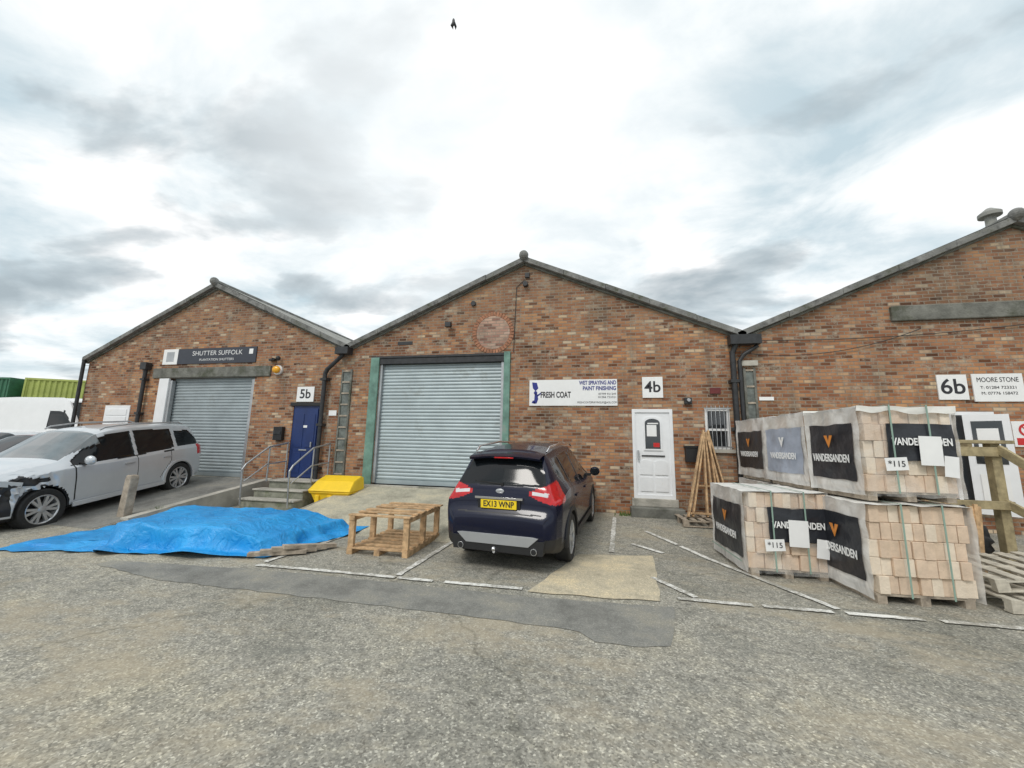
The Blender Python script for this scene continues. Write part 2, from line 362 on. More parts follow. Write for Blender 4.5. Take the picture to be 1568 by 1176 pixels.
def shutter(b,x0,x1,z0,z1,m,y,pitch=.095):
    z=z0; prof=[]
    while z<z1:
        for k_,(dy,dz) in enumerate([(0,0),(-.018,.018),(-.022,.045),(-.016,.072),(0,.088)]): prof.append((y+dy,z+dz))
        z+=pitch
    prof=[p for p in prof if p[1]<=z1+.01]
    vs=[(x,p[0],p[1]) for x in (x0,x1) for p in prof]; n=len(prof)
    b.add(vs,[(i,i+n,i+n+1,i+1) for i in range(n-1)],m)
    b.box(x0,x1,y-.035,y,z0-.02,z0+.09,m)

# --- left unit
B1=building('brick_warehouse',-16.8,-6.85,-11.84,4.27,6.56,4.33,[(-13.2,-10.0,.55,3.58),(-8.53,-7.63,.61,2.68),(-15.7,-14.65,.6,2.7)])
b=MB(); shutter(b,-13.18,-10.02,.6,3.56,SHUT2,FY+.14); b.done('roller_shutter_door',B1,smooth=True,angle=35)
b=MB()
b.box(-13.58,-13.2,FY-.06,FY+.12,.5,3.56,WHITE); b.box(-13.2,-13.1,FY-.02,FY+.1,.55,3.5,GALV); b.box(-10.1,-10.0,FY-.0,FY+.1,.55,3.5,GALV)
b.box(-13.9,-9.45,FY-.05,FY+.1,3.583,3.9,CONCD); b.done('lintel_and_frame',B1,bevel=.01)
b=MB()
b.box(-8.53,-7.63,FY+.02,FY+.09,.61,2.68,NAVY)
b.box(-8.46,-7.7,FY-.01,FY+.02,.66,2.6,NAVY)
for x0_,x1_ in ((-8.40,-8.13),(-8.03,-7.76)):
    for z0_,z1_ in ((.78,1.35),(1.5,2.45)):
        b.box(x0_,x1_,FY-.022,FY-.01,z0_,z1_,NAVY)
b.box(-8.62,-7.55,FY-.04,FY+.05,2.683,2.78,BLACKP)
b.box(-7.83,-7.79,FY-.06,FY-.02,1.5,1.65,GALV); b.box(-8.2,-7.95,FY-.03,FY-.015,1.4,1.44,GALV); b.box(-8.12,-8.0,FY-.028,FY-.02,2.05,2.12,SIGNW)
b.done('blue_entrance_door',B1,bevel=.006)
b=MB()
b.box(-15.7,-14.65,FY-.02,FY+.1,.6,2.7,WHITE)
for i in range(8): b.box(-15.6,-14.75,FY-.035,FY-.018,.7+i*.24,.9+i*.24,WHITE)
b.box(-15.0,-14.8,FY-.045,FY-.03,1.9,2.1,INK)
b.done('white_side_door',B1,bevel=.005)
b=MB()
b.tube([(-14.15,FY-.1,4.05),(-14.15,FY-.1,.6)],.055,IRON); b.box(-14.27,-14.03,FY-.2,FY-.02,3.85,4.08,IRON)
for z in (1.2,2.4,3.5): b.box(-14.23,-14.07,FY-.17,FY-.0,z,z+.07,IRON)
b.tube([(-6.95,FY-.16,4.28),(-6.98,FY-.14,4.12),(-7.45,FY-.12,3.72),(-7.5,FY-.12,3.6),(-7.5,FY-.12,.35)],.06,IRON)
b.box(-7.12,-6.72,FY-.3,FY-.06,4.14,4.34,IRON)
for z in (.9,2.1,3.4): b.box(-7.59,-7.41,FY-.19,FY-.0,z,z+.07,IRON)
b.tube([(-16.85,FY-.12,4.25),(-16.8,FY-.12,.6)],.05,IRON)
b.done('downpipes',B1,smooth=True)
b=MB(); b.box(-9.03,-8.74,FY-.12,FY-.005,1.68,2.07,BLACKP); b.box(-9.0,-8.77,FY-.135,FY-.12,1.85,1.95,IRON)
b.sphere((-9.19,FY-.1,3.76),.13,AMBER,14,10,(1,.6,.85)); b.cyl((-9.19,FY-.06,3.76),(-9.19,FY,3.76),.15,SIGNW)
b.box(-9.5,-9.3,FY-.1,FY,4.04,4.1,IRON); b.beam((-9.4,FY-.05,4.08),(-9.2,FY-.25,4.05),.07,.07,IRON); b.sphere((-9.15,FY-.12,4.1),.07,IRON)
b.box(-7.35,-7.1,FY-.015,FY,2.4,2.55,SIGNW)
b.done('wall_fittings',B1,bevel=.008)

def sidelight(parent,x0,x1,z0,z1,name='side_light'):
    b=MB(); b.box(x0,x1,FY-.02,FY-.008,z0,z1,GLASSG)
    n=int((z1-z0)/.32)
    b.box(x0-.05,x0,FY-.045,FY-.002,z0-.05,z1+.05,CONCD); b.box(x1,x1+.05,FY-.045,FY-.002,z0-.05,z1+.05,CONCD)
    for i in range(n+1):
        z=z0+(z1-z0)*i/n; b.box(x0,x1,FY-.05,FY-.003,z-.02,z+.02,WOODG)
    b.done(name,parent)
sidelight(B1,-6.97,-6.74,.8,3.68)

# --- centre unit
B2=building('brick_warehouse.001',-6.85,3.45,-1.74,4.36,6.60,4.33,[(-5.86,-2.25,.56,4.02),(.95,1.87,.52,2.6),(2.58,3.12,1.68,2.62)])
b=MB(); shutter(b,-5.84,-2.27,.6,3.86,SHUT,FY+.12); b.done('roller_shutter_door',B2,smooth=True,angle=35)
b=MB()
b.box(-5.86,-2.25,FY-.02,FY+.22,3.86,4.02,IRON)
b.box(-6.12,-5.862,FY-.05,FY+.1,.5,4.05,GREENF); b.box(-2.248,-2.08,FY-.05,FY+.1,.5,4.12,GREENF); b.box(-6.1,-2.08,FY-.04,FY+.1,4.023,4.09,IRON)
b.box(-5.86,-5.78,FY+.02,FY+.12,.6,3.86,GALV); b.box(-2.33,-2.25,FY+.02,FY+.12,.6,3.86,GALV)
b.box(-6.3,-1.95,FY-.06,FY+.2,.3,.56,CONC)
b.done('shutter_frame',B2,bevel=.008)
b=MB()
pts=[(-2.575+.46*math.cos(math.pi*2*i/40),4.66+.46*math.sin(math.pi*2*i/40)) for i in range(40)]
b.prism(pts,FY-.012,FY+.01,BRICK2)
RBR=mat('arch_brick_mat',(.36,.17,.10),.9,var=.4,scale=14)
for i in range(40):
    a=math.pi*2*(i+.5)/40; M=Matrix.Translation((-2.575,FY-.01,4.66))@Matrix.Rotation(-a,4,'Y'); b.box(.465,.575,-.006,.01,-.033,.033,RBR,M)
b.done('bricked_up_round_opening',B2)
b=MB()
b.box(.95,1.87,FY+.02,FY+.09,.52,2.6,WHITE)
b.box(.95,1.02,FY-.01,FY+.04,.52,2.6,WHITE); b.box(1.80,1.87,FY-.01,FY+.04,.52,2.6,WHITE); b.box(1.02,1.80,FY-.01,FY+.04,2.52,2.6,WHITE); b.box(1.02,1.80,FY-.01,FY+.04,.52,.6,WHITE)
def arch(x0,x1,z0,z1,h): 
    return [(x0,z0),(x1,z0),(x1,z1)]+[((x0+x1)/2+(x1-x0)/2*math.cos(math.pi*i/10),z1+h*math.sin(math.pi*i/10)) for i in range(1,10)]+[(x0,z1)]
b.prism(arch(1.2,1.62,1.62,2.3,.12),FY-.004,FY+.03,WHITE); b.prism(arch(1.24,1.58,1.66,2.27,.1),FY-.009,FY+.03,GLASS)
b.box(1.15,1.67,FY-.004,FY+.03,1.48,1.51,BLACKP)
for x0_,x1_ in ((1.1,1.38),(1.44,1.72)): b.box(x0_,x1_,FY+.0,FY+.03,.68,1.0,WHITE); b.prism(arch(x0_,x1_,1.06,1.34,.06),FY+.0,FY+.03,WHITE)
b.box(1.28,1.5,FY-.012,FY-.010,1.95,2.22,SIGNW); b.box(1.42,1.56,FY-.012,FY-.010,1.7,1.8,REDM); b.box(1.3,1.54,FY-.013,FY-.011,2.24,2.27,SIGNW)
b.box(1.05,1.09,FY-.05,FY-.01,1.4,1.62,GALV)
b.done('white_entrance_door',B2,bevel=.006)
b=MB(); b.box(.85,2.0,FY-.32,FY-.0,-.1,.34,CONCD); b.box(.9,1.92,FY-.06,FY+.02,.34,.52,CONC); b.box(1.95,3.3,FY-.03,FY,0,.25,CONCD); b.done('door_step',B2,bevel=.015)
b=MB()
b.box(2.58,3.12,FY+.1,FY+.13,1.68,2.62,GLASS)
for x in (2.58,3.06): b.box(x,x+.06,FY+.02,FY+.1,1.68,2.62,SIGNW)
for z in (1.68,2.1,2.56): b.box(2.64,3.06,FY+.03,FY+.1,z,z+.05,SIGNW)
for i in range(6): b.cyl((2.63+i*.09,FY-.03,1.62),(2.63+i*.09,FY-.03,2.68),.009,GALV,8)
for z in (1.72,2.6): b.box(2.56,3.14,FY-.04,FY-.032,z,z+.025,GALV)
b.box(2.52,3.2,FY-.06,FY+.1,1.6,1.68,CONC)
b.done('barred_window',B2)
b=MB()
b.tube([(3.33,FY-.2,4.3),(3.3,FY-.16,4.1),(3.22,FY-.12,3.9),(3.22,FY-.12,.15)],.06,IRON)
b.tube([(3.75,FY-.16,4.05),(3.45,FY-.13,3.85),(3.36,FY-.12,3.7),(3.36,FY-.12,.15)],.045,IRON)
b.box(3.15,3.8,FY-.28,FY-.06,4.08,4.3,IRON)
for z in (.9,2.1,3.2): b.box(3.13,3.31,FY-.19,FY-.0,z,z+.07,IRON)
b.tube([(-1.72,FY-.02,6.1),(-1.95,FY-.02,5.9),(-2.0,FY-.02,4.1)],.008,IRON,6)
b.done('downpipes',B2,smooth=True)
b=MB()
b.box(2.1,2.37,FY-.14,FY-.002,1.38,1.7,BLACKP); b.box(2.08,2.39,FY-.16,FY-.002,1.7,1.75,BLACKP)
b.box(2.14,2.3,FY-.1,FY,2.72,2.86,IRON); b.cyl((2.22,FY-.16,2.8),(2.22,FY-.1,2.8),.04,GALV,12)
b.box(2.72,2.95,FY-.03,FY,2.96,3.1,mat('dark_red_vent_mat',(.14,.02,.02),.6)); 
b.box(-3.88,-3.72,FY-.22,FY-.1,4.82,4.95,IRON); b.beam((-3.8,FY,4.9),(-3.8,FY-.12,4.88),.04,.04,IRON)
b.box(-1.72,-1.6,FY-.05,FY,6.15,6.28,IRON); b.cyl((-1.7,FY-.12,5.95),(-1.7,FY,5.95),.07,IRON); b.cyl((-3.15,FY-.06,5.5),(-3.15,FY,5.5),.07,IRON)
b.box(-2.0,-1.8,FY-.012,FY,1.15,1.35,REDM); b.box(-5.35,-4.9,FY-.01,FY,4.4,4.5,IRON)
b.done('wall_fittings',B2,bevel=.006)

# --- right unit
B3=building('brick_warehouse.002',3.45,14.35,8.92,4.31,6.63,4.31,[(7.25,8.05,.5,2.55)])
b=MB(); b.box(6.5,11.4,FY-.07,FY+.02,4.54,4.88,CONCD); b.done('long_concrete_lintel',B3,bevel=.02)
sidelight(B3,3.5,3.66,1.6,3.5)
b=MB(); b.box(3.4,3.75,FY-.1,FY-.0,3.6,3.72,CONC); b.box(3.75,4.05,FY-.02,FY,2.8,2.88,SIGNW)
b.box(3.9,4.0,FY-.01,FY,1.1,1.5,GREENF); b.done('wall_fittings',B3)
b=MB()
b.box(7.27,8.03,FY+.1,FY+.13,.5,2.53,GLASS)
for x in (7.25,7.98): b.box(x,x+.07,FY-.02,FY+.1,.5,2.55,WHITE)
b.box(7.32,7.98,FY-.02,FY+.1,2.48,2.55,WHITE)
M=Matrix.Translation((7.5,FY-.02,0))@Matrix.Rotation(rad(-35),4,'Z')
b.box(0,.6,-.04,0,.52,2.48,WHITE,M); b.box(.1,.5,-.05,-.04,1.5,2.35,GLASS,M); b.box(.12,.48,-.055,-.05,.7,1.3,SIGNW,M); b.box(.16,.44,-.055,-.052,1.7,2.2,SIGNW,M)
b.done('white_entrance_door',B3,bevel=.005)
b=MB()
b.cyl((9.05,FY+.5,6.5),(9.05,FY+.5,7.12),.09,ROOF); b.cyl((9.05,FY+.5,7.1),(9.05,FY+.5,7.18),.19,ROOF,16); b.cyl((9.05,FY+.5,7.18),(9.05,FY+.5,7.3),.19,ROOF,16,.05); b.cyl((9.3,FY+.1,6.5),(9.3,FY+.1,6.85),.2,VERGE)
b.done('roof_vent_flue',B3,smooth=True)
b=MB()
def cable(p,q,sag,n=14):
    p=Vector(p);q=Vector(q); pts=[p.lerp(q,i/n)-Vector((0,0,sag*4*(i/n)*(1-i/n))) for i in range(n+1)]
    b.tube(pts,.008,IRON,5)
cable((3.5,FY-.06,3.9),(7.0,FY-.05,4.35),.25); cable((3.9,FY-.04,4.2),(9.5,FY-.04,4.45),.12); b.done('wall_cables',B3)

# ------------------------------------------------------------------ signs
def board(name,x0,x1,z0,z1,m,frame=None):
    e=empty(name,((x0+x1)/2,FY,(z0+z1)/2)); b=MB(); cx,cz=(x0+x1)/2,(z0+z1)/2
    b.box(x0-cx,x1-cx,-.03,-.004,z0-cz,z1-cz,m); b.done('panel',e,bevel=.003); return e,cx,cz
e,cx,cz=board('business_sign_board',-13.02,-10.04,4.02,4.52,SIGNG)
text('SHUTTER SUFFOLK',-11.5-cx,-.032,.08,.15,LTEXT,e,width=1.9); text('PLANTATION SHUTTERS',-11.5-cx,-.032,-.13,.075,LTEXT,e,width=1.3)
b=MB(); b.box(-.58,0,-.03,-.004,-.25,.25,SIGNW); b.box(-.44,-.14,-.034,-.03,-.16,.16,GALV); b.box(2.73,2.87,-.034,-.03,.02,.18,SIGNW)
o_=b.done('logo_square',e); o_.location=(-13.03-cx,0,0)
e,cx,cz=board('unit_number_sign',-8.45,-7.88,2.8,3.24,SIGNW); text('5b',0,-.032,0,.27,INK,e,bold=.006)
e,cx,cz=board('unit_number_sign.001',1.21,1.68,2.87,3.38,SIGNW); text('4b',0,-.032,0,.27,INK,e,bold=.006)
e,cx,cz=board('unit_number_sign.002',7.16,7.68,2.8,3.33,SIGNW); text('6b',0,-.032,0,.32,INK,e,bold=.006)
e,cx,cz=board('business_sign_board.001',-1.56,.62,2.68,3.34,SIGNW)
text('FRESH COAT',-.42,-.032,-.06,.15,INK,e,width=.76,bold=.006); text('WET SPRAYING AND',.62,-.032,.24,.1,BLUEI,e,width=.9,bold=.004); text('PAINT FINISHING',.66,-.032,.1,.1,BLUEI,e,width=.8,bold=.004)
text('07799 921249',.85,-.032,-.04,.05,INK,e,width=.42); text('01284 723321',.85,-.032,-.12,.05,INK,e,width=.42); text('FRESHCOATSPRAYINGUK@AOL.COM',.6,-.032,-.25,.05,INK,e,width=.95)
b=MB(); 
b.prism([(-1.02,.27),(-.90,.26),(-.86,.12),(-.93,.04),(-1.0,.12)],-.034,-.03,BLUEI); b.cyl((-.93,-.034,-.0),(-.93,-.03,-.0),.045,BLUEI)
b.prism([(-.95,-.02),(-.89,-.02),(-.86,-.16),(-.90,-.27),(-.98,-.28),(-.96,-.16)],-.034,-.03,BLUEI)
b.prism([(-.90,-.06),(-.80,.0),(-.79,-.03),(-.88,-.1)],-.034,-.03,BLUEI); b.prism([(-1.0,-.2),(-.97,-.2),(-.93,-.28),(-1.03,-.26)],-.034,-.0305,BLUEI); b.done('painter_logo',e)
e,cx,cz=board('business_sign_board.002',7.77,8.62,2.76,3.34,SIGNW)
text('MOORE STONE',0,-.032,.16,.1,INK,e,width=.7); text('T: 01284 723321',0,-.032,-.0,.06,INK,e,width=.6); text('M: 07776 158472',0,-.032,-.12,.06,INK,e,width=.6)
e,cx,cz=board('no_smoking_sign',8.3,8.75,1.85,2.36,SIGNW)
b=MB(); b.box(-.18,.18,-.035,-.031,-.22,-.08,REDM); b.lathe([(.09,-.036),(.13,-.036)],REDM,Matrix.Translation((0,0,.08)),24); b.beam((-.07,-.036,.15),(.07,-.036,.01),.003,.02,REDM); b.done('prohibition_mark',e)

# ------------------------------------------------------------------ entrance steps + rails
e=empty('entrance_steps',(.28,0,0)); b=MB()
STC=mat('mossy_step_mat',(.24,.24,.19),.9,var=.35,scale=4,bump=.4,dirt=((.12,.14,.07),3,.5))
b.box(-8.75,-7.45,9.05,9.68,-.1,.6,STC); b.box(-8.85,-7.4,8.7,9.05,-.1,.4,STC); b.box(-8.9,-7.35,8.36,8.7,-.1,.2,STC)
b.box(-8.78,-7.42,9.0,9.68,.6,.64,CONC); b.box(-8.88,-7.38,8.66,9.0,.4,.44,CONC); b.box(-8.93,-7.33,8.32,8.66,.2,.24,CONC)
b.done('steps',e,bevel=.012); b=MB()
for x in (-8.78,-7.42):
    b.tube([(x,9.62,1.62),(x,8.95,1.5),(x,8.3,1.08),(x,8.2,.95),(x,8.25,.1)],.022,GALV)
    b.tube([(x,8.95,1.05),(x,8.28,.65)],.018,GALV); b.tube([(x,8.98,1.5),(x,8.98,.6)],.02,GALV); b.tube([(x,9.6,1.62),(x,9.6,.6)],.02,GALV); b.tube([(x,9.6,1.1),(x,8.98,1.05)],.018,GALV)
b.done('handrails',e,smooth=True)
b=MB(); n=16
for i in range(n):
    y0=6.2+(9.66-6.2)*i/n; y1=6.2+(9.66-6.2)*(i+1)/n
    vs=[(x,y,z) for y in (y0,y1) for x,z in ((-9.14,-.1),(-8.94,-.1),(-8.94,H(-9.2,y)+.04),(-9.14,H(-9.2,y)+.04))]
    b.add(vs,[(0,1,5,4),(1,2,6,5),(2,3,7,6),(3,0,4,7)]+([(0,3,2,1)] if i==0 else []),CONC)
b.done('ramp_kerb_wall')

# ------------------------------------------------------------------ cars
def pip(x,y,P):
    c=False; n=len(P)
    for i in range(n):
        x1,y1=P[i]; x2,y2=P[(i+1)%n]
        if (y1>y)!=(y2>y) and x<(x2-x1)*(y-y1)/(y2-y1)+x1: c=not c
    return c
def cat(P,counts):
    out=[]; n=len(P)
    for i in range(n-1):
        p0=P[max(i-1,0)];p1=P[i];p2=P[i+1];p3=P[min(i+2,n-1)]
        for k_ in range(counts[i]):
            t=k_/counts[i]
            out.append(tuple(.5*((2*p1[a])+(-p0[a]+p2[a])*t+(2*p0[a]-5*p1[a]+4*p2[a]-p3[a])*t*t+(-p0[a]+3*p1[a]-3*p2[a]+p3[a])*t**3) for a in (0,1)))
    out.append(P[-1]); return out
def smooth1(a,w):
    k_=np.ones(w)/w; p=np.pad(a,(w//2,w//2),mode='edge'); return np.convolve(p,k_,mode='valid')[:len(a)]
def car_body(parent,top,zb,belt,W,WT,mats,cls,axles,ar,crown=.03,post=None):
    tx=np.array([p[0] for p in top]);tz=np.array([p[1] for p in top])
    s=np.concatenate([[0],np.cumsum(np.hypot(np.diff(tx),np.diff(tz)))]); ns=int(s[-1]/.016)
    S=np.linspace(0,s[-1],ns); X=np.interp(S,s,tx); Z=np.interp(S,s,tz)
    Zs=smooth1(Z,9); Xs=smooth1(X,9); Zs[0]=Z[0];Zs[-1]=Z[-1];Xs[0]=X[0];Xs[-1]=X[-1]
    gx=np.linspace(tx[0],tx[-1],700)
    def f(P,w=25): return smooth1(np.interp(gx,[p[0] for p in P],[p[1] for p in P]),w)
    fw=f(W,9);fwt=f(WT,31);fzb=f(zb,15);fbl=f(belt,41)
    rows=[]
    counts=[5,3,3,6,6,5,3,16,4,7,8]
    for x,z in zip(Xs,Zs):
        w=np.interp(x,gx,fw);wt=np.interp(x,gx,fwt);b0=np.interp(x,gx,fzb);zs=min(np.interp(x,gx,fbl),z-.05); kk=cl((z-zs)/.35)
        wt=min(wt,w*.93)
        h=zs-b0
        P=[(0,b0),(w*.78,b0),(w*.94,b0+.05),(w*.975,b0+.16),(w*.985,b0+.42*h),(w,b0+.72*h),(w*.985,zs-.045),(w*.95,zs),
           (wt+.02,z-.02-.075*kk),(wt*.93,z-.01-.03*kk),(wt*.55,z+crown*.5*kk),(0,z+crown*kk)]
        half=cat(P,counts); rows.append((x,half))
    nh=len(rows[0][1]); vs=[];ring=2*nh-2
    for x,half in rows:
        for y,z in half: vs.append((x,y,z))
        for y,z in half[-2:0:-1]: vs.append((x,-y,z))
    fs=[];fm=[]
    for i in range(len(rows)-1):
        for j in range(ring):
            q=(i*ring+j,i*ring+(j+1)%ring,(i+1)*ring+(j+1)%ring,(i+1)*ring+j)
            c=[sum(vs[a][k_] for a in q)/4 for k_ in range(3)]
            if abs(c[1])>.55 and any((c[0]-a)**2+(c[2]-ar[1])**2<ar[0]**2 for a in axles): continue
            e1=Vector(vs[q[2]])-Vector(vs[q[0]]); e2=Vector(vs[q[3]])-Vector(vs[q[1]]); nn=e1.cross(e2)
            if nn.length<1e-9: nn=Vector((0,0,1))
            nn.normalize(); fs.append(q); fm.append(cls(c[0],c[1],c[2],nn))
    fs.append(tuple(range(ring))[::-1]); fm.append(0); k0=(len(rows)-1)*ring; fs.append(tuple(range(k0,k0+ring))); fm.append(0)
    cnt=np.zeros(len(vs));gl=np.zeros(len(vs)); nr=np.zeros((len(vs),3)); VA=np.array(vs)
    for q,m_ in zip(fs[:-2],fm[:-2]):
        e1=VA[q[2]]-VA[q[0]];e2=VA[q[3]]-VA[q[1]];n_=np.cross(e1,e2)
        for a in q: cnt[a]+=1; gl[a]+= m_==1; nr[a]+=n_
    ln=np.linalg.norm(nr,axis=1,keepdims=True); ln[ln==0]=1; nr/=ln
    ctr=VA-np.array([0,0,.9]); sg=np.sign(np.sum(nr*ctr,axis=1)); sg[sg==0]=1
    mask=(cnt>0)&(cnt==gl); VA[mask]-= (nr*sg[:,None])[mask]*.009
    if post is not None: VA=np.array([post(Vector(v)) for v in VA])
    b=MB(); b.v=[tuple(v) for v in VA]; b.f=fs; b.m=fm; b.mats=list(mats)
    b.done('body',parent,smooth=True,angle=38)
    b=MB()
    for a in axles:
        for s_ in (-1,1):
            vs=[];n=18
            for i in range(n+1):
                t=math.pi*(i/n)*1.1-.05*math.pi
                for y in (.45,float(np.interp(a,gx,fw))*.975): vs.append((a+(ar[0]+.005)*math.cos(t),s_*y,ar[1]+(ar[0]+.005)*math.sin(t)))
            b.add(vs,[(2*i,2*i+1,2*i+3,2*i+2) for i in range(n)],BLACKP)
            b.add([(a+(ar[0]+.005)*math.cos(math.pi*i/n),s_*.45,ar[1]+(ar[0]+.005)*math.sin(math.pi*i/n)) for i in range(n+1)],[tuple(range(n+1))],BLACKP)
    b.done('wheel_wells',parent,smooth=True)
    return lambda x: float(np.interp(x,gx,fw))
TYRE=mat('tyre_rubber_mat',(.02,.02,.02),.8,var=.3,scale=12)
ALLOY=mat('alloy_wheel_mat',(.55,.56,.57),.3,.6,var=.1)
def wheel(b,x,y,r,w,side,spokes=5,double=True):
    M=Matrix.Translation((x,y,r))@(Matrix.Identity(4) if side>0 else Matrix.Rotation(math.pi,4,'Z'))
    o=w/2; ri=r*.70
    b.lathe([(ri,-o),(r*.93,-o),(r*.985,-o*.85),(r,-o*.6),(r,o*.6),(r*.985,o*.85),(r*.93,o),(ri*1.08,o*1.0),(ri,o*.9)],TYRE,M,40)
    b.lathe([(ri,o*.9),(ri*.96,o*.93),(ri*.9,o*.8),(ri*.88,-o*.2),(.02,-o*.25)],ALLOY,M,40)
    b.lathe([(ri*.86,-o*.12),(.0,-o*.12)],BLACKP,M,30)
    b.lathe([(r*.17,o*.45),(r*.17,o*.78),(r*.12,o*.85),(0,o*.86)],ALLOY,M,20)
    for i in range(spokes):
        for d in ((-.13,.13) if double else (0,)):
            a0=2*math.pi*i/spokes+d*.6; a1=2*math.pi*i/spokes+d*1.5
            b.beam(M@Vector((r*.1*math.cos(a0),o*.62,r*.1*math.sin(a0))),M@Vector((ri*.93*math.cos(a1),o*.72,ri*.93*math.sin(a1))),.045 if double else .085,.035,ALLOY,up=M.to_3x3()@Vector((0,1,0)))
def archring(b,x,z,R,w,yw,side,m,a0=-8,a1=188,th=.05):
    n=30; vs=[]
    for i in range(n+1):
        t=rad(a0+(a1-a0)*i/n); c,s=math.cos(t),math.sin(t)
        y=side*yw(x+R*c)
        for rr,dy in ((R-.012,-.05),(R-.012,.006),(R+.01,.016),(R+w,.008),(R+w+.01,-.03)): vs.append((x+rr*c,y+side*dy,z+rr*s))
    b.add(vs,[(i*5+j,i*5+j+1,(i+1)*5+j+1,(i+1)*5+j) for i in range(n) for j in range(4)],m)

NB=mat('dark_navy_paint_mat',(.003,.005,.022),.25,0,var=.1,coat=.3,spec=.3)
CGL=mat('car_glass_mat',(.008,.010,.012),.07,var=.1,spec=.35)
WSG=mat('painted_reflection_windscreen_mat',(.10,.115,.12),.05,var=.35,scale=2.5,spec=1,coat=1)  # pale base colour paints in sky reflection; spec and coat add real gloss
RLAMP=mat('red_lamp_mat',(.5,.008,.012),.15,var=.2,scale=20,coat=.4); CLAMP=mat('clear_lamp_mat',(.7,.68,.68),.1,.2,var=.1,coat=1)
SILV=mat('silver_trim_mat',(.42,.43,.44),.35,.4,var=.05); CHR=mat('chrome_mat',(.7,.7,.72),.12,1,var=.03)
YPL=mat('yellow_plate_mat',(.9,.65,.02),.4,var=.03)
M=Matrix.Translation((-1.02,7.60,.045))@Matrix.Rotation(rad(83.4),4,'Z')@Matrix.Rotation(rad(-2.1),4,'Y')@Matrix.Diagonal((1,.97,1,1))
K=empty('parked_suv',M=M)
top=[(-2.27,.72),(-2.25,.80),(-2.19,.84),(-2.17,1.02),(-2.13,1.15),(-1.96,1.42),(-1.87,1.55),(-1.76,1.615),(-1.2,1.67),(-.5,1.69),(.1,1.67),(.5,1.59),(1.22,1.13),(1.3,1.09),(1.8,1.0),(2.08,.9),(2.2,.75),(2.26,.5)]
sidew=[[(-1.62,1.19),(-1.76,1.34),(-1.68,1.47),(-1.25,1.54),(-1.2,1.14)],[(-1.15,1.13),(-1.2,1.54),(-.35,1.58),(-.32,1.05)],[(-.25,1.04),(-.28,1.58),(.12,1.56),(.55,1.43),(1.0,1.1),(1.0,1.02)]]
lampP=[(.44,1.04),(.45,1.10),(.66,1.17),(.80,1.24),(.98,1.26),(.98,.95),(.82,.93),(.62,.97)]
def cls(x,y,z,n):
    ay=abs(y)
    if x<-1.78 and pip(ay,z,lampP): return 5 if pip(ay,z,[(.46,1.05),(.70,1.025),(.72,1.08),(.46,1.095)]) else 3
    if x>.3 and abs(n.z)>.25 and z>1.1 and ay<.70 and x<1.18: return 1
    if x<-1.80 and x>-2.14 and 1.16<z<1.52 and ay<.68-.38*(z-1.16) and abs(n.x)>.2: return 1
    if abs(n.y)>.45 and ay>.5:
        for p in sidew:
            if pip(x,z,p): return 1
        if any(abs(x-q)<.009 for q in (-1.2+.0,-.28,.95)) and .42<z<1.5: return 4
    if x<-2.1 and ay<.62 and (abs(z-.80)<.008): return 4
    if z<.42 and ay>.3: return 2
    if x<-1.98 and z<.50: return 2
    if x>2.0 and z>.7 and z<.88 and ay>.45: return 5
    return 0
yw=car_body(K,top,[(-2.27,.34),(-1.9,.24),(0,.22),(1.9,.22),(2.26,.28)],[(-2.27,.95),(-1.5,1.12),(0,1.04),(1.2,1.0),(2.26,.75)],
   [(-2.27,.66),(-2.24,.75),(-2.17,.83),(-2.0,.885),(-1.6,.905),(-1,.915),(1.3,.915),(1.8,.88),(2.1,.78),(2.26,.6)],
   [(-2.27,.70),(-2.15,.72),(-2.0,.65),(-1.85,.58),(-1,.59),(.4,.58),(1.2,.72),(2.2,.7)],[NB,CGL,BLACKP,RLAMP,BLACKP,CLAMP,SILV],cls,(-1.345,1.345),(.39,.36))
b=MB()
for x in (-1.345,1.345):
    for s_ in (-1,1): wheel(b,x,s_*.79,.345,.225,s_)
b.done('wheels',K,smooth=True,angle=35)
b=MB()
for x in (-1.345,1.345):
    for s_ in (-1,1): archring(b,x,.36,.385,.05,yw,s_,BLACKP)
b.done('arch_trim',K,smooth=True,angle=60)
b=MB()
b.grid(lambda u,v:(-2.03+.30*v,(u-.5)*1.16*(.96+.04*v),1.56+.065*v**.7-.10*(2*u-1)**2*.35),20,5,NB)
b.grid(lambda u,v:(-2.03+.02*v,(u-.5)*1.112,1.56-.028*v-.10*(2*u-1)**2*.35),20,1,NB)
b.grid(lambda u,v:(-2.01+.18*v,(u-.5)*1.11,1.532-.0*v-.10*(2*u-1)**2*.35),20,1,BLACKP)
b.done('rear_spoiler',K,smooth=True)
b=MB(); b.box(-2.02,-2.005,-.15,.15,1.525,1.545,RLAMP)
b.box(-2.225,-2.19,-.27,.27,.855,.97,YPL); b.box(-2.23,-2.17,-.36,.36,.98,1.01,CHR); 
b.box(-2.205,-2.16,-.32,.32,.83,.98,BLACKP)
b.sphere((-2.165,0,1.085),.06,SILV,16,8,(.2,1.1,.55))
for s_ in (-1,1):
    b.cyl((-2.30,s_*.54,.35),(-2.10,s_*.54,.35),.045,CHR,16); b.cyl((-2.303,s_*.54,.35),(-2.30,s_*.54,.35),.036,BLACKP,16)
    b.box(-2.262,-2.2,s_*.60-.09,s_*.60+.09,.56,.60,RLAMP)
b.prism([(-.46,.40),(.46,.40),(.60,.52),(.52,.53),(-.52,.53),(-.60,.52)],-2.292,-2.2,SILV,ax='x')
b.prism([(-.66,.30),(.66,.30),(.69,.485),(-.69,.485)],-2.282,-2.15,BLACKP,ax='x')
b.cyl((-2.38,0,.33),(-2.2,0,.30),.018,CHR); b.sphere((-2.39,0,.37),.03,CHR)
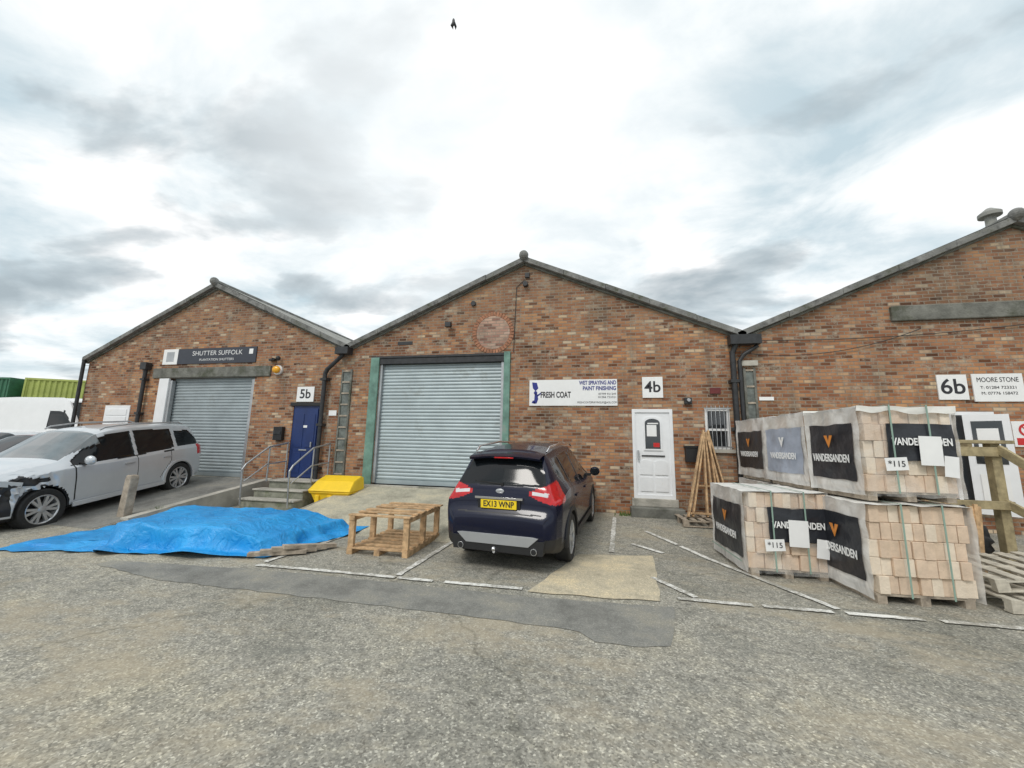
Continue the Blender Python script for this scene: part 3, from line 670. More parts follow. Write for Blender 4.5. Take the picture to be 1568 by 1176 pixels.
b.beam((-2.12,-.02,1.175),(-2.09,.42,1.20),.012,.02,BLACKP); b.cyl((-2.14,-.02,1.17),(-2.08,-.02,1.175),.025,BLACKP)
b.done('rear_trim',K,bevel=.004,smooth=True)
text('EX13 WNP',0,0,0,.08,INK,K,name='plate_lettering',width=.46,M=Matrix.Translation((-2.227,0,.912))@Matrix.Rotation(rad(-90),4,'Z'),bold=.002)
b=MB()
for s_ in (-1,1):
    b.tube([(-1.70,s_*.58,1.61),(-1.55,s_*.59,1.68),(-.6,s_*.59,1.72),(.25,s_*.59,1.69),(.35,s_*.585,1.64)],.017,CHR,8)
    b.sphere((.78,s_*1.02,1.12),.12,NB,16,10,(.55,.85,.75)); b.box(.7,.8,s_*.88-.06,s_*.88+.1,1.03,1.08,BLACKP); b.box(.715,.72,s_*1.02-.08,s_*1.02+.08,1.06,1.18,CGL)
    for x in (-.95,.05): b.box(x-.1,x+.1,s_*.925-.012,s_*.925+.012,.90,.93,NB)
    b.box(-1.0,1.0,s_*.915-.01,s_*.915+.01,.28,.38,BLACKP)
b.done('rails_and_mirrors',K,smooth=True,bevel=.004)

# ---- silver SUV
SP=mat('silver_car_paint_mat',(.58,.605,.63),.3,.25,var=.04,coat=.7)
M=Matrix.Translation((-11.37,6.90,.105))@Matrix.Rotation(rad(-79.1),4,'Z')@Matrix.Rotation(rad(7.0),4,'Y')
S_=empty('damaged_silver_suv',M=M)
top=[(-2.25,.66),(-2.23,.80),(-2.21,1.02),(-2.18,1.18),(-2.10,1.42),(-2.02,1.64),(-1.90,1.735),(-1.4,1.785),(-.4,1.80),(.15,1.765),(.40,1.71),(1.0,1.32),(1.16,1.23),(1.45,1.20),(2.0,1.11),(2.22,.98),(2.33,.80),(2.38,.5)]
sidew=[[(-1.42,1.20),(-1.46,1.60),(-1.86,1.60),(-2.10,1.30),(-2.06,1.21)],[(-1.33,1.19),(-1.37,1.67),(-.42,1.705),(-.36,1.14)],[(-.29,1.135),(-.35,1.705),(.05,1.69),(.40,1.59),(.96,1.21),(.96,1.115)]]
def cls(x,y,z,n):
    ay=abs(y)
    if .34<x<1.1 and z>1.21 and ay<.72 and abs(n.z)>.25: return 6
    if x<-1.85 and x>-2.19 and 1.24<z<1.64 and ay<.72 and abs(n.x)>.2: return 1
    if x<-2.0 and .92<z<1.20 and ay>.62: return 3
    if abs(n.y)>.4 and ay>.5:
        for p in sidew:
            if pip(x,z,p): return 1
        if 1.12<z<1.14 and -1.3<x<1.0: return 2
        if y>0 and 1.12<x<2.4 and pip(x,z,[(1.25,.94),(1.6,.99),(1.75,1.05),(1.95,.98),(2.1,1.0),(2.35,.80),(2.4,.4),(1.9,.4),(1.9,.88),(1.6,.86)]): return 2
        if any(abs(x-q)<.009 for q in (-.33,.95)) and .42<z<1.12: return 4
        if abs(x+1.2-.35*cl((.9-z)/.5,0,1))<.009 and .5<z<1.12: return 4
        if .43<z<.50 and -1.0<x<1.0: return 4 if abs(z-.46)<.007 else 0
    if x>2.0 and ay>.50 and .76<z<.99: return 5
    if z<.36 and ay>.3: return 2
    if x>2.32 and .45<z<.7 and ay<.5: return 2
    return 0
def dent(v):
    if v.x>1.15 and v.y>.45 and v.z>.5:
        f=sm((v.x-1.15)/.35)*sm((v.y-.45)/.25)*sm((v.z-.5)/.2)
        n1=noise.noise(v*6)+.6*noise.noise(v*14)
        return Vector((v.x-.03*f*abs(n1),v.y-f*(.05+.07*n1),v.z+f*.03*n1))
    return v
yw=car_body(S_,top,[(-2.25,.38),(-1.9,.28),(0,.27),(1.9,.27),(2.38,.3)],[(-2.25,1.17),(-1.5,1.16),(0,1.11),(1.2,1.10),(2.0,1.0),(2.38,.75)],
   [(-2.25,.80),(-2.2,.88),(-2.08,.93),(-1.7,.95),(-1,.955),(1.4,.955),(1.9,.93),(2.15,.85),(2.3,.72),(2.38,.6)],
   [(-2.25,.78),(-2.15,.76),(-1.95,.71),(-1.6,.66),(.4,.63),(1.1,.76),(2.2,.72)],[SP,CGL,BLACKP,RLAMP,BLACKP,CLAMP,WSG],cls,(-1.457,1.457),(.425,.40),post=dent)
b=MB()
for x in (-1.457,1.457):
    for s_ in (-1,1): wheel(b,x,s_*.82,.385,.25,s_,spokes=6)
b.done('wheels',S_,smooth=True,angle=35)
b=MB()
for x in (-1.457,1.457):
    for s_ in (-1,1):
        if x>0 and s_>0: archring(b,x,.40,.42,.03,lambda q:yw(q)-.05,s_,BLACKP,60,188)
        else: archring(b,x,.40,.42,.055,yw,s_,SP)
b.done('arch_flares',S_,smooth=True,angle=60)
b=MB()
for s_ in (-1,1):
    b.tube([(-1.80,s_*.66,1.755),(-1.65,s_*.665,1.82),(-.4,s_*.64,1.86),(.15,s_*.62,1.82),(.25,s_*.62,1.77)],.018,SILV,8)
    b.sphere((.80,s_*1.06,1.20),.13,SP,16,10,(.5,.85,.75)); b.box(.75,.83,s_*.92-.08,s_*.92+.1,1.11,1.16,BLACKP)
    for x in (-1.08,-.12): b.box(x-.11,x+.11,s_*.965-.014,s_*.965+.014,.97,1.005,SILV)
    b.box(-1.0,1.0,s_*.96-.012,s_*.96+.02,.31,.40,SP)
    b.cyl((2.24,s_*.66,.86),(2.31,s_*.66,.85),.09,CLAMP)
b.beam((1.5,.86,.96),(2.15,.78,.85),.03,.05,GALV); b.beam((1.9,.86,.93),(2.25,.75,.62),.03,.07,BLACKP)
b.beam((1.75,.88,.90),(2.05,.84,.99),.02,.10,SP); b.beam((2.0,.82,.75),(2.28,.72,.88),.02,.08,SP)
b.done('rails_mirrors_trim',S_,smooth=True,bevel=.004)

def hatch(name,loc,rot,paint,sc=1.0):
    M=Matrix.Translation(loc)@Matrix.Rotation(rad(rot),4,'Z'); c=empty(name,M=M)
    top=[(-2.0,.6),(-1.97,.9),(-1.9,1.0),(-1.6,1.3),(-1.3,1.42),(-.4,1.47),(.2,1.42),(.95,1.0),(1.1,.95),(1.7,.85),(1.95,.7),(2.05,.45)]
    sw=[[(-1.45,1.0),(-1.2,1.32),(-.35,1.38),(-.3,.95)],[(-.25,.95),(-.3,1.38),(.15,1.36),(.8,.97),(.8,.92)]]
    def cls(x,y,z,n):
        ay=abs(y)
        if .2<x<.95 and ay<.62 and abs(n.z)>.25 and z>1.02: return 1
        if x<-1.5 and 1.03<z<1.33 and ay<.58: return 1
        if abs(n.y)>.4 and ay>.5 and any(pip(x,z,p) for p in sw): return 1
        if x>1.7 and ay>.45 and .6<z<.78: return 5
        if x<-1.8 and ay>.55 and .7<z<.95: return 3
        return 2 if z<.28 else 0
    yw=car_body(c,top,[(-2,.3),(-1.6,.2),(1.7,.2),(2.05,.26)],[(-2,.9),(0,.93),(1.1,.88),(2.05,.6)],[(-2,.65),(-1.9,.76),(-1.5,.84),(1.4,.85),(1.85,.74),(2.05,.55)],[(-2,.65),(-1.6,.6),(-1,.56),(.3,.55),(1.1,.66),(2,.6)],[paint,CGL,BLACKP,RLAMP,BLACKP,CLAMP],cls,(-1.25,1.25),(.35,.31))
    b=MB()
    for x in (-1.25,1.25):
        for s_ in (-1,1): wheel(b,x,s_*.73,.305,.2,s_)
    b.done('wheels',c,smooth=True,angle=35)
hatch('parked_car',(-13.8,7.2,.24),-80,mat('maroon_paint_mat',(.20,.008,.012),.25,0,coat=.6))
hatch('parked_car.001',(-17.0,8.3,.3),-84,mat('pale_silver_paint_mat',(.5,.53,.55),.25,.3,coat=.8))

# ---- white van
V_=empty('white_van',M=Matrix.Translation((-18.6,11.0,.55))@Matrix.Rotation(rad(3),4,'Z'))
VW=mat('white_van_paint_mat',(.82,.83,.84),.3,var=.03,coat=.6)
top=[(-4.0,.7),(-3.98,2.3),(-3.9,2.45),(-2,2.5),(.1,2.48),(.35,2.38),(1.05,1.35),(1.2,1.22),(1.65,1.05),(1.8,.85),(1.85,.5)]
def cls(x,y,z,n):
    ay=abs(y)
    if .38<x<1.08 and ay<.8 and abs(n.z)>.2 and z>1.35: return 1
    if abs(n.y)>.4 and pip(x,z,[(-.35,1.4),(-.35,2.0),(.3,2.0),(.85,1.35)]): return 1
    if x>1.5 and ay>.6 and .75<z<1.0: return 5
    return 2 if z<.42 else 0
yw=car_body(V_,top,[(-4,.4),(1.85,.3)],[(-4,1.35),(1.0,1.25),(1.85,.8)],[(-4,.96),(1.2,.98),(1.6,.9),(1.85,.7)],[(-4,.88),(.3,.84),(1.1,.85),(1.8,.8)],[VW,CGL,BLACKP,RLAMP,BLACKP,CLAMP],cls,(-2.6,1.0),(.4,.36))
b=MB()
for x in (-2.6,1.0):
    for s_ in (-1,1): wheel(b,x,s_*.85,.34,.22,s_)
b.done('wheels',V_,smooth=True,angle=35)

# ------------------------------------------------------------------ containers + fence
CY=mat('yellow_green_container_mat',(.36,.42,.11),.6,var=.2,scale=1,dirt=((.22,.24,.09),2,.6)); CG=mat('green_container_mat',(.03,.13,.07),.6,var=.2)
def container(name,p,q,z0,h,depth,m,rail):
    p=Vector((*p,0));q=Vector((*q,0));d=(q-p);L=d.length;d.normalize();n_=Vector((-d.y,d.x,0))
    M=Matrix((d,n_,Vector((0,0,1)))).transposed().to_4x4(); M.translation=p+Vector((0,0,z0))
    e=empty(name,M=M); b=MB(); nr=int(L/.28); prof=[]
    for i in range(nr):
        x=L*i/nr; w=L/nr; prof+=[(x,.0),(x+w*.35,.0),(x+w*.5,.06),(x+w*.85,.06)]
    prof.append((L,0)); k_=len(prof)
    b.add([(a,c,z) for z in (.12,h-.1) for a,c in prof],[(i,i+1,k_+i+1,k_+i) for i in range(k_-1)],m)
    b.box(0,L,.08,depth,.1,h-.02,m); b.box(-.02,L+.02,-.03,.1,h-.12,h,rail); b.box(-.02,L+.02,-.03,.1,0,.14,rail)
    b.box(-.05,.05,-.04,depth,0,h,rail); b.box(L-.05,L+.05,-.04,depth,0,h,rail); b.done('shell',e)
container('shipping_container',(-35.6,17.6),(-29.6,20.6),.3,2.5,2.4,CY,CG); container('shipping_container.001',(-35.6,17.6),(-29.6,20.6),2.82,2.5,2.4,CY,CY)
container('shipping_container.002',(-39.5,16.6),(-36.2,17.2),.3,2.5,2.4,CG,CG); container('shipping_container.003',(-39.5,16.6),(-36.2,17.2),2.82,2.45,2.4,CG,CG)
b=MB()
for i in range(9): 
    x=-44+i*2.6; y=25-.2*i
    b.cyl((x,y,0),(x,y,8.2),.05,GALV,8)
for z in (7.4,7.8,8.1): b.tube([(-44,25,z),(-44+8*2.6,25-1.6,z)],.02,GALV,6)
b.done('perimeter_fence')
b=MB()
for i in range(36): b.box(-27.5+i*.3,-27.3+i*.3,15,15.04,.3,2.3,GREENF)
b.box(-27.5,-16.8,15.04,15.1,.8,.9,GREENF); b.box(-27.5,-16.8,15.04,15.1,1.9,2.0,GREENF); b.done('palisade_fence')
LEAF=mat('hedge_leaf_mat',(.05,.09,.025),.8,var=.5,scale=4)
b=MB()
for i in range(2600):
    x=random.uniform(-110,-18); y=48+random.gauss(0,1.5); z=abs(random.gauss(0,1.3))*(1.2+.4*noise.noise(Vector((x*.1,0,0))))+.3
    a=Vector((random.gauss(0,1),random.gauss(0,1),random.gauss(0,1))).normalized()*.45; c=Vector((random.gauss(0,1),random.gauss(0,1),random.gauss(0,1))).normalized()*.45
    p=Vector((x,y,z)); b.add([p-a,p+c,p+a,p-c],[(0,1,2,3)],LEAF)
b.done('distant_hedge',fixn=False)
WEED=mat('weed_leaf_mat',(.09,.14,.03),.8,var=.5,scale=9); b=MB()
for (wx,wy,r_,n_) in ((.75,9.5,.12,60),(2.1,9.5,.12,40),(-1.7,9.55,.1,40),(-.6,9.6,.08,30),(-7.2,9.5,.12,50),(-6.5,9.55,.1,30),(5.2,9.5,.2,60),(-9.0,6.8,.1,30)):
    for i in range(n_):
        x=wx+random.gauss(0,r_); y=wy+random.gauss(0,r_*.4); h=random.uniform(.04,.14); z=H(x,y); dx=random.gauss(0,.04)
        b.add([(x-.008,y,z),(x+.008,y,z),(x+dx,y+random.gauss(0,.02),z+h)],[(0,1,2)],WEED)
b.done('wall_base_weeds',fixn=False)

# ------------------------------------------------------------------ bollard, bin
b=MB(); M0=Matrix.Translation((-9.35,6.4,.08))@Matrix.Rotation(rad(4),4,'Y')
b.prism([(-.09,0),(.09,0),(.075,.78),(.05,.84),(-.05,.84),(-.075,.78)],-.08,.08,WOODG); o_=b.done('timber_bollard',bevel=.015); o_.matrix_world=M0
G_=empty('yellow_grit_bin',(-6.42,9.05,.04)); G_.rotation_euler=(0,0,rad(4)); G_.scale=(.92,.9,.95); b=MB()
vs=[]
for z,w,d,oy in ((0,.40,.24,0),(.06,.42,.26,0),(.36,.55,.34,0),(.385,.60,.38,0),(.42,.60,.38,0)):
    vs+= [(-w,-d+oy,z),(w,-d+oy,z),(w,d+oy,z),(-w,d+oy,z)]
fs=[(0,3,2,1)]+[(4*k_+i,4*k_+(i+1)%4,4*k_+4+(i+1)%4,4*k_+4+i) for k_ in range(4) for i in range(4)]+[(16,17,18,19)]
b.add(vs,fs,YEL)
b.add([(-.61,-.40,.425),(.61,-.40,.425),(.61,.38,.425),(-.61,.38,.425),(-.61,-.40,.46),(.61,-.40,.46),(.54,.28,.80),(-.54,.28,.80),(.58,.38,.76),(-.58,.38,.76),(.55,-.1,.68),(-.55,-.1,.68)],
  [(0,3,2,1),(0,1,5,4),(4,5,10,11),(11,10,6,7),(7,6,8,9),(9,8,2,3),(1,2,8,6,10,5),(0,4,11,7,9,3)],YEL)
for x in (-.35,0,.35): b.box(x-.06,x+.06,-.37,-.27,.08,.33,YEL)
b.box(-.3,-.12,-.42,-.36,0,.06,BLACKP); b.box(.12,.3,-.42,-.36,0,.06,BLACKP)
b.done('bin_shell',G_,bevel=.02)

# ------------------------------------------------------------------ tarp
TM=bpy.data.materials.new('blue_tarpaulin_mat'); t,bs,o=nt(TM); tc=N(t,'ShaderNodeTexCoord')
n1=N(t,'ShaderNodeTexNoise',i_Scale=1.5,i_Detail=4); t.links.new(tc.outputs['Object'],n1.inputs['Vector'])
r=ramp(t,[(.3,(.005,.24,.60)),(.7,(.02,.38,.82))],n1.outputs[0]); t.links.new(r.outputs[0],bs.inputs['Base Color']); bs.inputs['Roughness'].default_value=.38
n2=N(t,'ShaderNodeTexNoise',i_Scale=4,i_Detail=5,i_Roughness=.6,i_Distortion=1.2); t.links.new(tc.outputs['Object'],n2.inputs['Vector'])
bp=N(t,'ShaderNodeBump',i_Strength=.8,i_Distance=.08); t.links.new(n2.outputs[0],bp.inputs['Height']); t.links.new(bp.outputs[0],bs.inputs['Normal'])
T_=empty('blue_tarpaulin'); b=MB()
A,Bq,Cq,Dq=[Vector(p) for p in ((-7.15,4.8),(-4.9,5.2),(-4.7,6.9),(-7.95,6.5))]
def tarp(u,v):
    U=-.2+1.34*u; Vv=-.14+1.2*v
    if U<0: U*=(3.6-2.4*cl(Vv))
    p=(A*(1-U)+Bq*U)*(1-Vv)+(Dq*(1-U)+Cq*U)*Vv
    d=min(U,1-U)*2.6; d2=min(Vv,1-Vv)*1.8; dd=min(d,d2)
    f=sm((dd+.11)/.13)
    nz=noise.fractal(Vector((p.x*1.1,p.y*1.1,0)),.8,2,4); rg=abs(noise.noise(Vector((p.x*2.0+.5*p.y,p.y*.9,3))))
    z=.38*f+.03*nz*f-.09*rg*f-.16*sm((U-.72)/.3)*f
    fold=noise.noise(Vector((p.x*2.8,p.y*2.8,9)))
    e=(1-f); z+=e*(.02+.14*max(0,fold+.15)*cl(1-(-dd-.1)*1.2))
    if U<0: z+=.06*max(0,noise.noise(Vector((p.x*1.5,p.y*3,4)))+.2)
    p=p+Vector((0,-1)) * (.22*fold*e) if Vv<.1 else p+Vector((1 if U>.5 else -1,0))*(.12*fold*e)
    return (p.x,p.y,max(.02,z)+H(p.x,p.y))
b.grid(tarp,260,150,TM); o_=b.done('sheet',T_,smooth=True,fixn=False,angle=180); 
sd=o_.modifiers.new('s','SOLIDIFY'); sd.thickness=.004
b=MB()
for i in range(4): b.beam((-4.9+.14*i,5.0+.06*i,.05+.03*i),(-4.25+.06*i,5.4+.14*i,.045),.11,.05,WOODG)
b.done('timber_underneath',T_)

# ------------------------------------------------------------------ wooden crate frame
C_=empty('open_timber_crate',M=Matrix.Translation((-3.68,5.55,0))@Matrix.Rotation(rad(2),4,'Z')); b=MB()
W_,D_,Hh=.98,1.35,.58
for x in (0.04,W_/2,W_-.04): b.box(x-.045,x+.045,0,D_,0,.08,WOOD)
for i in range(7): b.box(0,W_,i*.2+.0,i*.2+.11,.08,.105,WOOD)
for x in (.045,W_-.045):
    for y in (.04,D_/2,D_-.04): b.box(x-.045,x+.045,y-.03,y+.03,.105,Hh-.09,WOOD)
for x in (.045,W_-.045): b.box(x-.045,x+.045,0,D_,Hh-.088,Hh-.02,WOOD)
for y,w in ((-.0,.1),(.28,.09),(.5,.14),(.82,.09),(1.0,.09),(1.24,.11)): b.box(-.02,W_+.02,y,y+w,Hh-.018,Hh+.006,WOOD,Matrix.Rotation(rad(random.uniform(-2,2)),4,'Z'))
b.done('slats_and_posts',C_,bevel=.004)

# ------------------------------------------------------------------ brick pallets
BRK=mat('buff_brick_mat',(.66,.51,.38),.85,var=.14,scale=6,bump=.3,bscale=60,dirt=((.56,.43,.31),4,.55))
BRK2=mat('pale_buff_brick_mat',(.74,.63,.50),.85,var=.12,scale=6,bump=.3,bscale=60)
def film(name,lo,hi):
    F=bpy.data.materials.new(name); t,bs,o=nt(F); tc=N(t,'ShaderNodeTexCoord')
    bs.inputs['Base Color'].default_value=(.92,.91,.88,1); bs.inputs['Roughness'].default_value=.25
    n2=N(t,'ShaderNodeTexNoise',i_Scale=4,i_Detail=3,i_Roughness=.55,i_Distortion=.8); t.links.new(tc.outputs['Object'],n2.inputs['Vector'])
    bp=N(t,'ShaderNodeBump',i_Strength=.35,i_Distance=.04); t.links.new(n2.outputs[0],bp.inputs['Height']); t.links.new(bp.outputs[0],bs.inputs['Normal'])
    tr=N(t,'ShaderNodeBsdfTransparent'); ms=N(t,'ShaderNodeMixShader'); r=ramp(t,[(.35,(lo,)*3),(.65,(hi,)*3)],n2.outputs[0])
    t.links.new(r.outputs[0],ms.inputs[0]); t.links.new(tr.outputs[0],ms.inputs[1]); t.links.new(bs.outputs[0],ms.inputs[2]); t.links.new(ms.outputs[0],o.inputs[0]); return F
FILM=film('shrink_wrap_film_mat',.45,.78); FILMC=film('clear_film_mat',.0,.25)
FILMT=mat('white_top_sheet_mat',(.86,.85,.81),.35,var=.06,bump=.6,bscale=9)
LAB=mat('black_printed_film_mat',(.022,.024,.03),.35,var=.2,bump=.6,bscale=8)
GREYL=mat('grey_printed_film_mat',(.34,.38,.46),.35,var=.15,bump=.6,bscale=8)
STRAP=mat('green_strap_mat',(.25,.36,.30),.4,var=.1); ORG=mat('orange_print_mat',(.7,.25,.04),.4,var=.1)
def bpallet(name,x,y,z,rot,w=1.0,d=1.0,h=.98,label='side',front=True,seed=1):
    rnd=random.Random(seed)
    e=empty(name,M=Matrix.Translation((x,y,z))@Matrix.Rotation(rad(rot),4,'Z'))
    b=MB()
    for xx in (.06,w/2,w-.06): b.box(xx-.05,xx+.05,0,d,0.0,.085,WOODG)
    for i in range(6): b.box(0,w,i*(d-.1)/5,i*(d-.1)/5+.1,.085,.11,WOODG)
    b.done('pallet_base',e)
    b=MB(); rows=5; nx_=9; ny_=4; rh=h/rows; cw=w/nx_; cd=d/ny_
    for k_ in range(rows):
        ox=rnd.uniform(-.03,.03); oy=rnd.uniform(-.02,.02)
        for j in range(ny_):
            for i in range(nx_):
                if 0<j<ny_-1 and 0<i<nx_-1 and k_<rows-1: continue
                jy=rnd.uniform(-.016,.016) + (rnd.uniform(-.035,0) if j==0 else 0)+oy
                jx=rnd.uniform(-.003,.003)+ox; g_=.002
                b.box(i*cw+g_+jx,(i+1)*cw-g_+jx,j*cd+g_+jy,(j+1)*cd-g_+jy,.112+k_*rh,.112+(k_+1)*rh-.004,BRK if rnd.random()<.7 else BRK2)
    b.done('brick_pack',e,bevel=.005)
    b=MB()
    def wob(p,s=.018): 
        n_=noise.noise_vector(Vector((p[0]*5+seed*3,p[1]*5,p[2]*5))); return (p[0]+n_.x*s,p[1]+n_.y*s,p[2]+n_.z*s)
    o2=.055; zt=.112+h+.012
    b.grid(lambda u,v:wob((-o2,-o2+(d+2*o2)*(1-u),.06+(zt-.06)*v)),24,24,FILM)
    b.grid(lambda u,v:wob((w+o2,-o2+(d+2*o2)*u,.06+(zt-.06)*v)),24,24,FILM)
    b.grid(lambda u,v:wob((-o2+(w+2*o2)*u,-o2+(d+2*o2)*v,zt)),24,24,FILMT)
    b.grid(lambda u,v:wob((-o2+(w+2*o2)*(1-u),d+o2,.06+(zt-.06)*v)),24,24,FILM)
    if front: b.grid(lambda u,v:wob((-o2+(w+2*o2)*u,-o2-.005,(.06+(zt-.06)*v))),24,24,FILMC)
    if z>1: b.grid(lambda u,v:wob((-o2+(w+2*o2)*u,-o2-.006-.01*v,(zt-(.07+.05*noise.noise(Vector((u*4,seed,0))))*(1-v))),.022),24,3,FILMT)
    b.done('shrink_wrap',e,smooth=True,fixn=False)
    b=MB()
    LM=LAB if label!='grey' else GREYL
    y0,y1,z0,z1=.04,d-.06,.22,.92
    if label in('side','grey','both'):
        b.grid(lambda u,v:wob((-o2-.010,y0+(y1-y0)*(1-u),z0+(z1-z0)*v)),16,16,LM)
    if label in ('front','both'):
        b.grid(lambda u,v:wob((.24+.72*u,-o2-.014,.48+.44*v)),16,10,LAB)
    b.done('printed_label',e,smooth=True,fixn=False)
    MS=Matrix.Translation((-o2-.03,(y0+y1)/2,.48))@Matrix.Rotation(rad(-90),4,'Z')
    if label in('side','grey','both'):
        text('VANDERSANDEN',0,0,0,.10,SIGNW,e,name='label_lettering',width=.76*min(1,d/1.0),M=MS,bold=.003)
        b=MB(); yc=(y0+y1)/2
        b.prism([(yc-.08,.78),(yc-.025,.78),(yc,.69),(yc+.025,.78),(yc+.08,.78),(yc,.62)],-o2-.034,-o2-.03,ORG if label!='grey' else SIGNW,ax='x'); b.done('label_mark',e)
    if label in('front','both'): text('VANDERSANDEN',.60,-o2-.034,.70,.085,SIGNW,e,name='label_lettering',width=.64,bold=.003)
    b=MB()
    for xx in (w*.3,w*.72):
        b.box(xx-.009,xx+.009,-o2-.04,-o2-.036,.1,zt+.02,STRAP); b.box(xx-.009,xx+.009,-o2-.036,d+o2,zt+.016,zt+.02,STRAP)
    if seed%2: b.box(-o2-.042,-o2-.04,.0,d,.18,.198,STRAP)
    if front:
        def sheetp(cx,cz,w_,h_,r_):
            Mx=Matrix.Translation((cx,-o2-.045,cz))@Matrix.Rotation(rad(r_),4,'Y'); b.box(-w_/2,w_/2,-.001,.001,-h_/2,h_/2,SIGNW,Mx)
        sheetp(w*.66+rnd.uniform(-.05,.05),.60,.24,.34,rnd.uniform(-4,4)); sheetp(w*.3,.44,.24,.15,-4); sheetp(w*.9,.42,.15,.24,6)
    b.done('straps_and_dockets',e)
    if front: text('*115',w*.3,-o2-.05,.44,.07,INK,e,name='docket_lettering')
    return e
bpallet('brick_pallet',2.08,6.08,0,3,w=.96,d=1.15,h=1.0,label='both',seed=1)
bpallet('brick_pallet.001',3.14,5.43,0,5,w=1.0,d=.92,h=.97,label='side',front=False,seed=2)
bpallet('brick_pallet.002',3.22,5.52,1.12,5,w=.96,d=.90,h=1.0,label='both',seed=4)
bpallet('brick_pallet.003',3.14,6.55,0,3,w=1.05,d=1.15,h=.98,label='side',front=False,seed=5)
bpallet('brick_pallet.004',3.14,6.55,1.12,3,w=1.05,d=1.15,h=1.02,label='grey',front=False,seed=6)
bpallet('brick_pallet.005',3.12,7.9,0,2,w=1.05,d=1.15,h=.98,label='side',front=False,seed=7)
bpallet('brick_pallet.006',3.12,7.9,1.12,2,w=1.05,d=1.15,h=1.04,label='side',front=False,seed=8)

# ------------------------------------------------------------------ timber leaning by door
L_=empty('leaning_timber_frames'); b=MB()
for i,(xa,xb) in enumerate(((1.95,2.45),(2.05,2.5),(2.35,2.48),(2.5,2.52),(2.75,2.55),(2.62,2.6),(2.9,2.62))):
    b.beam((xa,8.95+.05*i,H(2,9)+.16),(xb,9.5+.02*i,2.0+.05*(i%3)),.035,.10,WOOD,up=(0,1,0))
b.beam((2.0,8.98,.35),(2.75,9.1,.33),.03,.09,WOOD,up=(0,1,0)); b.beam((2.2,9.2,.9),(2.68,9.26,.88),.03,.09,WOOD,up=(0,1,0))
b.done('timbers',L_,bevel=.003)
BLT=mat('bleached_timber_mat',(.50,.46,.38),.85,var=.3,scale=8,dirt=((.25,.22,.18),3,.55))
def pallet(name,M,m=WOODG):
    b=MB()
    for y in (0,.47,.94): 
        for x in (0,.53,1.06): b.box(x,x+.12,y,y+.08,.02,.10,m)
        b.box(0,1.18,y,y+.09,0,.02,m)
    for i in range(7): b.box(i*.18,i*.18+.1,0,1.02,.12,.14,m)
    for y in (0,.47,.94): b.box(0,1.18,y,y+.09,.10,.12,m)
    o_=b.done(name,bevel=.003); o_.matrix_world=M
pallet('wooden_pallet',Matrix.Translation((1.8,8.7,H(2,9)))@Matrix.Rotation(rad(3),4,'Z')@Matrix.Diagonal((.95,.85,1,1)))
pallet('wooden_pallet.001',Matrix.Translation((4.4,5.45,.01))@Matrix.Rotation(rad(6),4,'Z'),BLT)
pallet('wooden_pallet.002',Matrix.Translation((4.42,5.6,.17))@Matrix.Rotation(rad(-4),4,'Z')@Matrix.Rotation(rad(-8),4,'Y'),BLT)

# ------------------------------------------------------------------ timber handrail by 6b
R_=empty('timber_handrail_frame',(-.42,0,0)); b=MB(); WG=mat('green_treated_timber_mat',(.34,.28,.16),.8,var=.35,scale=7,bump=.3)
b.box(6.25,6.37,7.15,7.27,0,1.85,WG); b.box(5.35,5.45,7.17,7.25,0,1.8,WG)
b.box(5.3,6.42,7.10,7.15,1.66,1.80,WG); b.box(5.25,6.5,7.08,7.3,1.85,1.90,WG); b.box(5.3,6.4,7.10,7.15,.9,1.02,WG)
b.beam((6.31,7.12,1.78),(6.45,6.4,1.2),.05,.12,WG); b.box(6.4,6.5,6.35,6.45,0,1.3,WG); b.beam((6.34,7.2,1.0),(6.46,6.4,.6),.05,.12,WG)
b.beam((6.2,7.4,1.8),(6.3,9.5,1.8),.06,.14,WG); b.box(6.2,6.3,9.4,9.5,0,1.85,WG)
b.done('posts_and_rails',R_,bevel=.006)
D2=empty('tied_timber_offcuts'); b=MB()
for i in range(22):
    x=4.7+random.uniform(0,.7); b.beam((x,6.75+random.uniform(0,.3),.05),(x+random.uniform(-.12,.12),6.95,.75+random.uniform(0,.3)),.045,.03,WOOD if i%3 else WOODG,up=(0,1,0))
b.done('sticks',D2)
D3=empty('rubbish_sacks'); b=MB()
b.sphere((4.9,7.25,.42),.48,BLACKP,40,26,(1.1,.6,.95),.35); b.sphere((5.45,7.45,.36),.42,BLACKP,40,26,(.9,.6,.95),.35); b.sphere((5.2,7.3,.82),.3,BLACKP,40,26,(1.1,.7,.8),.4)
b.done('sacks',D3,smooth=True,angle=180)
pallet('wooden_pallet.003',Matrix.Translation((5.3,6.1,.0))@Matrix.Rotation(rad(-25),4,'Z')@Matrix.Rotation(rad(-35),4,'X'))

# ------------------------------------------------------------------ bird
b=MB(); c=Vector((-2.42,5.63,9.4))
b.sphere(c,.05,IRON,10,8,(.55,.6,1.6)); b.add([c+Vector((.02,0,.03)),c+Vector((.06,.02,-.08)),c+Vector((.03,.05,-.12)),c+Vector((0,0,-.03))],[(0,1,2,3)],IRON); b.add([c+Vector((-.02,0,.03)),c+Vector((-.05,-.02,-.08)),c+Vector((-.02,.05,-.1)),c+Vector((0,0,-.03))],[(0,1,2,3)],IRON)
b.done('bird')

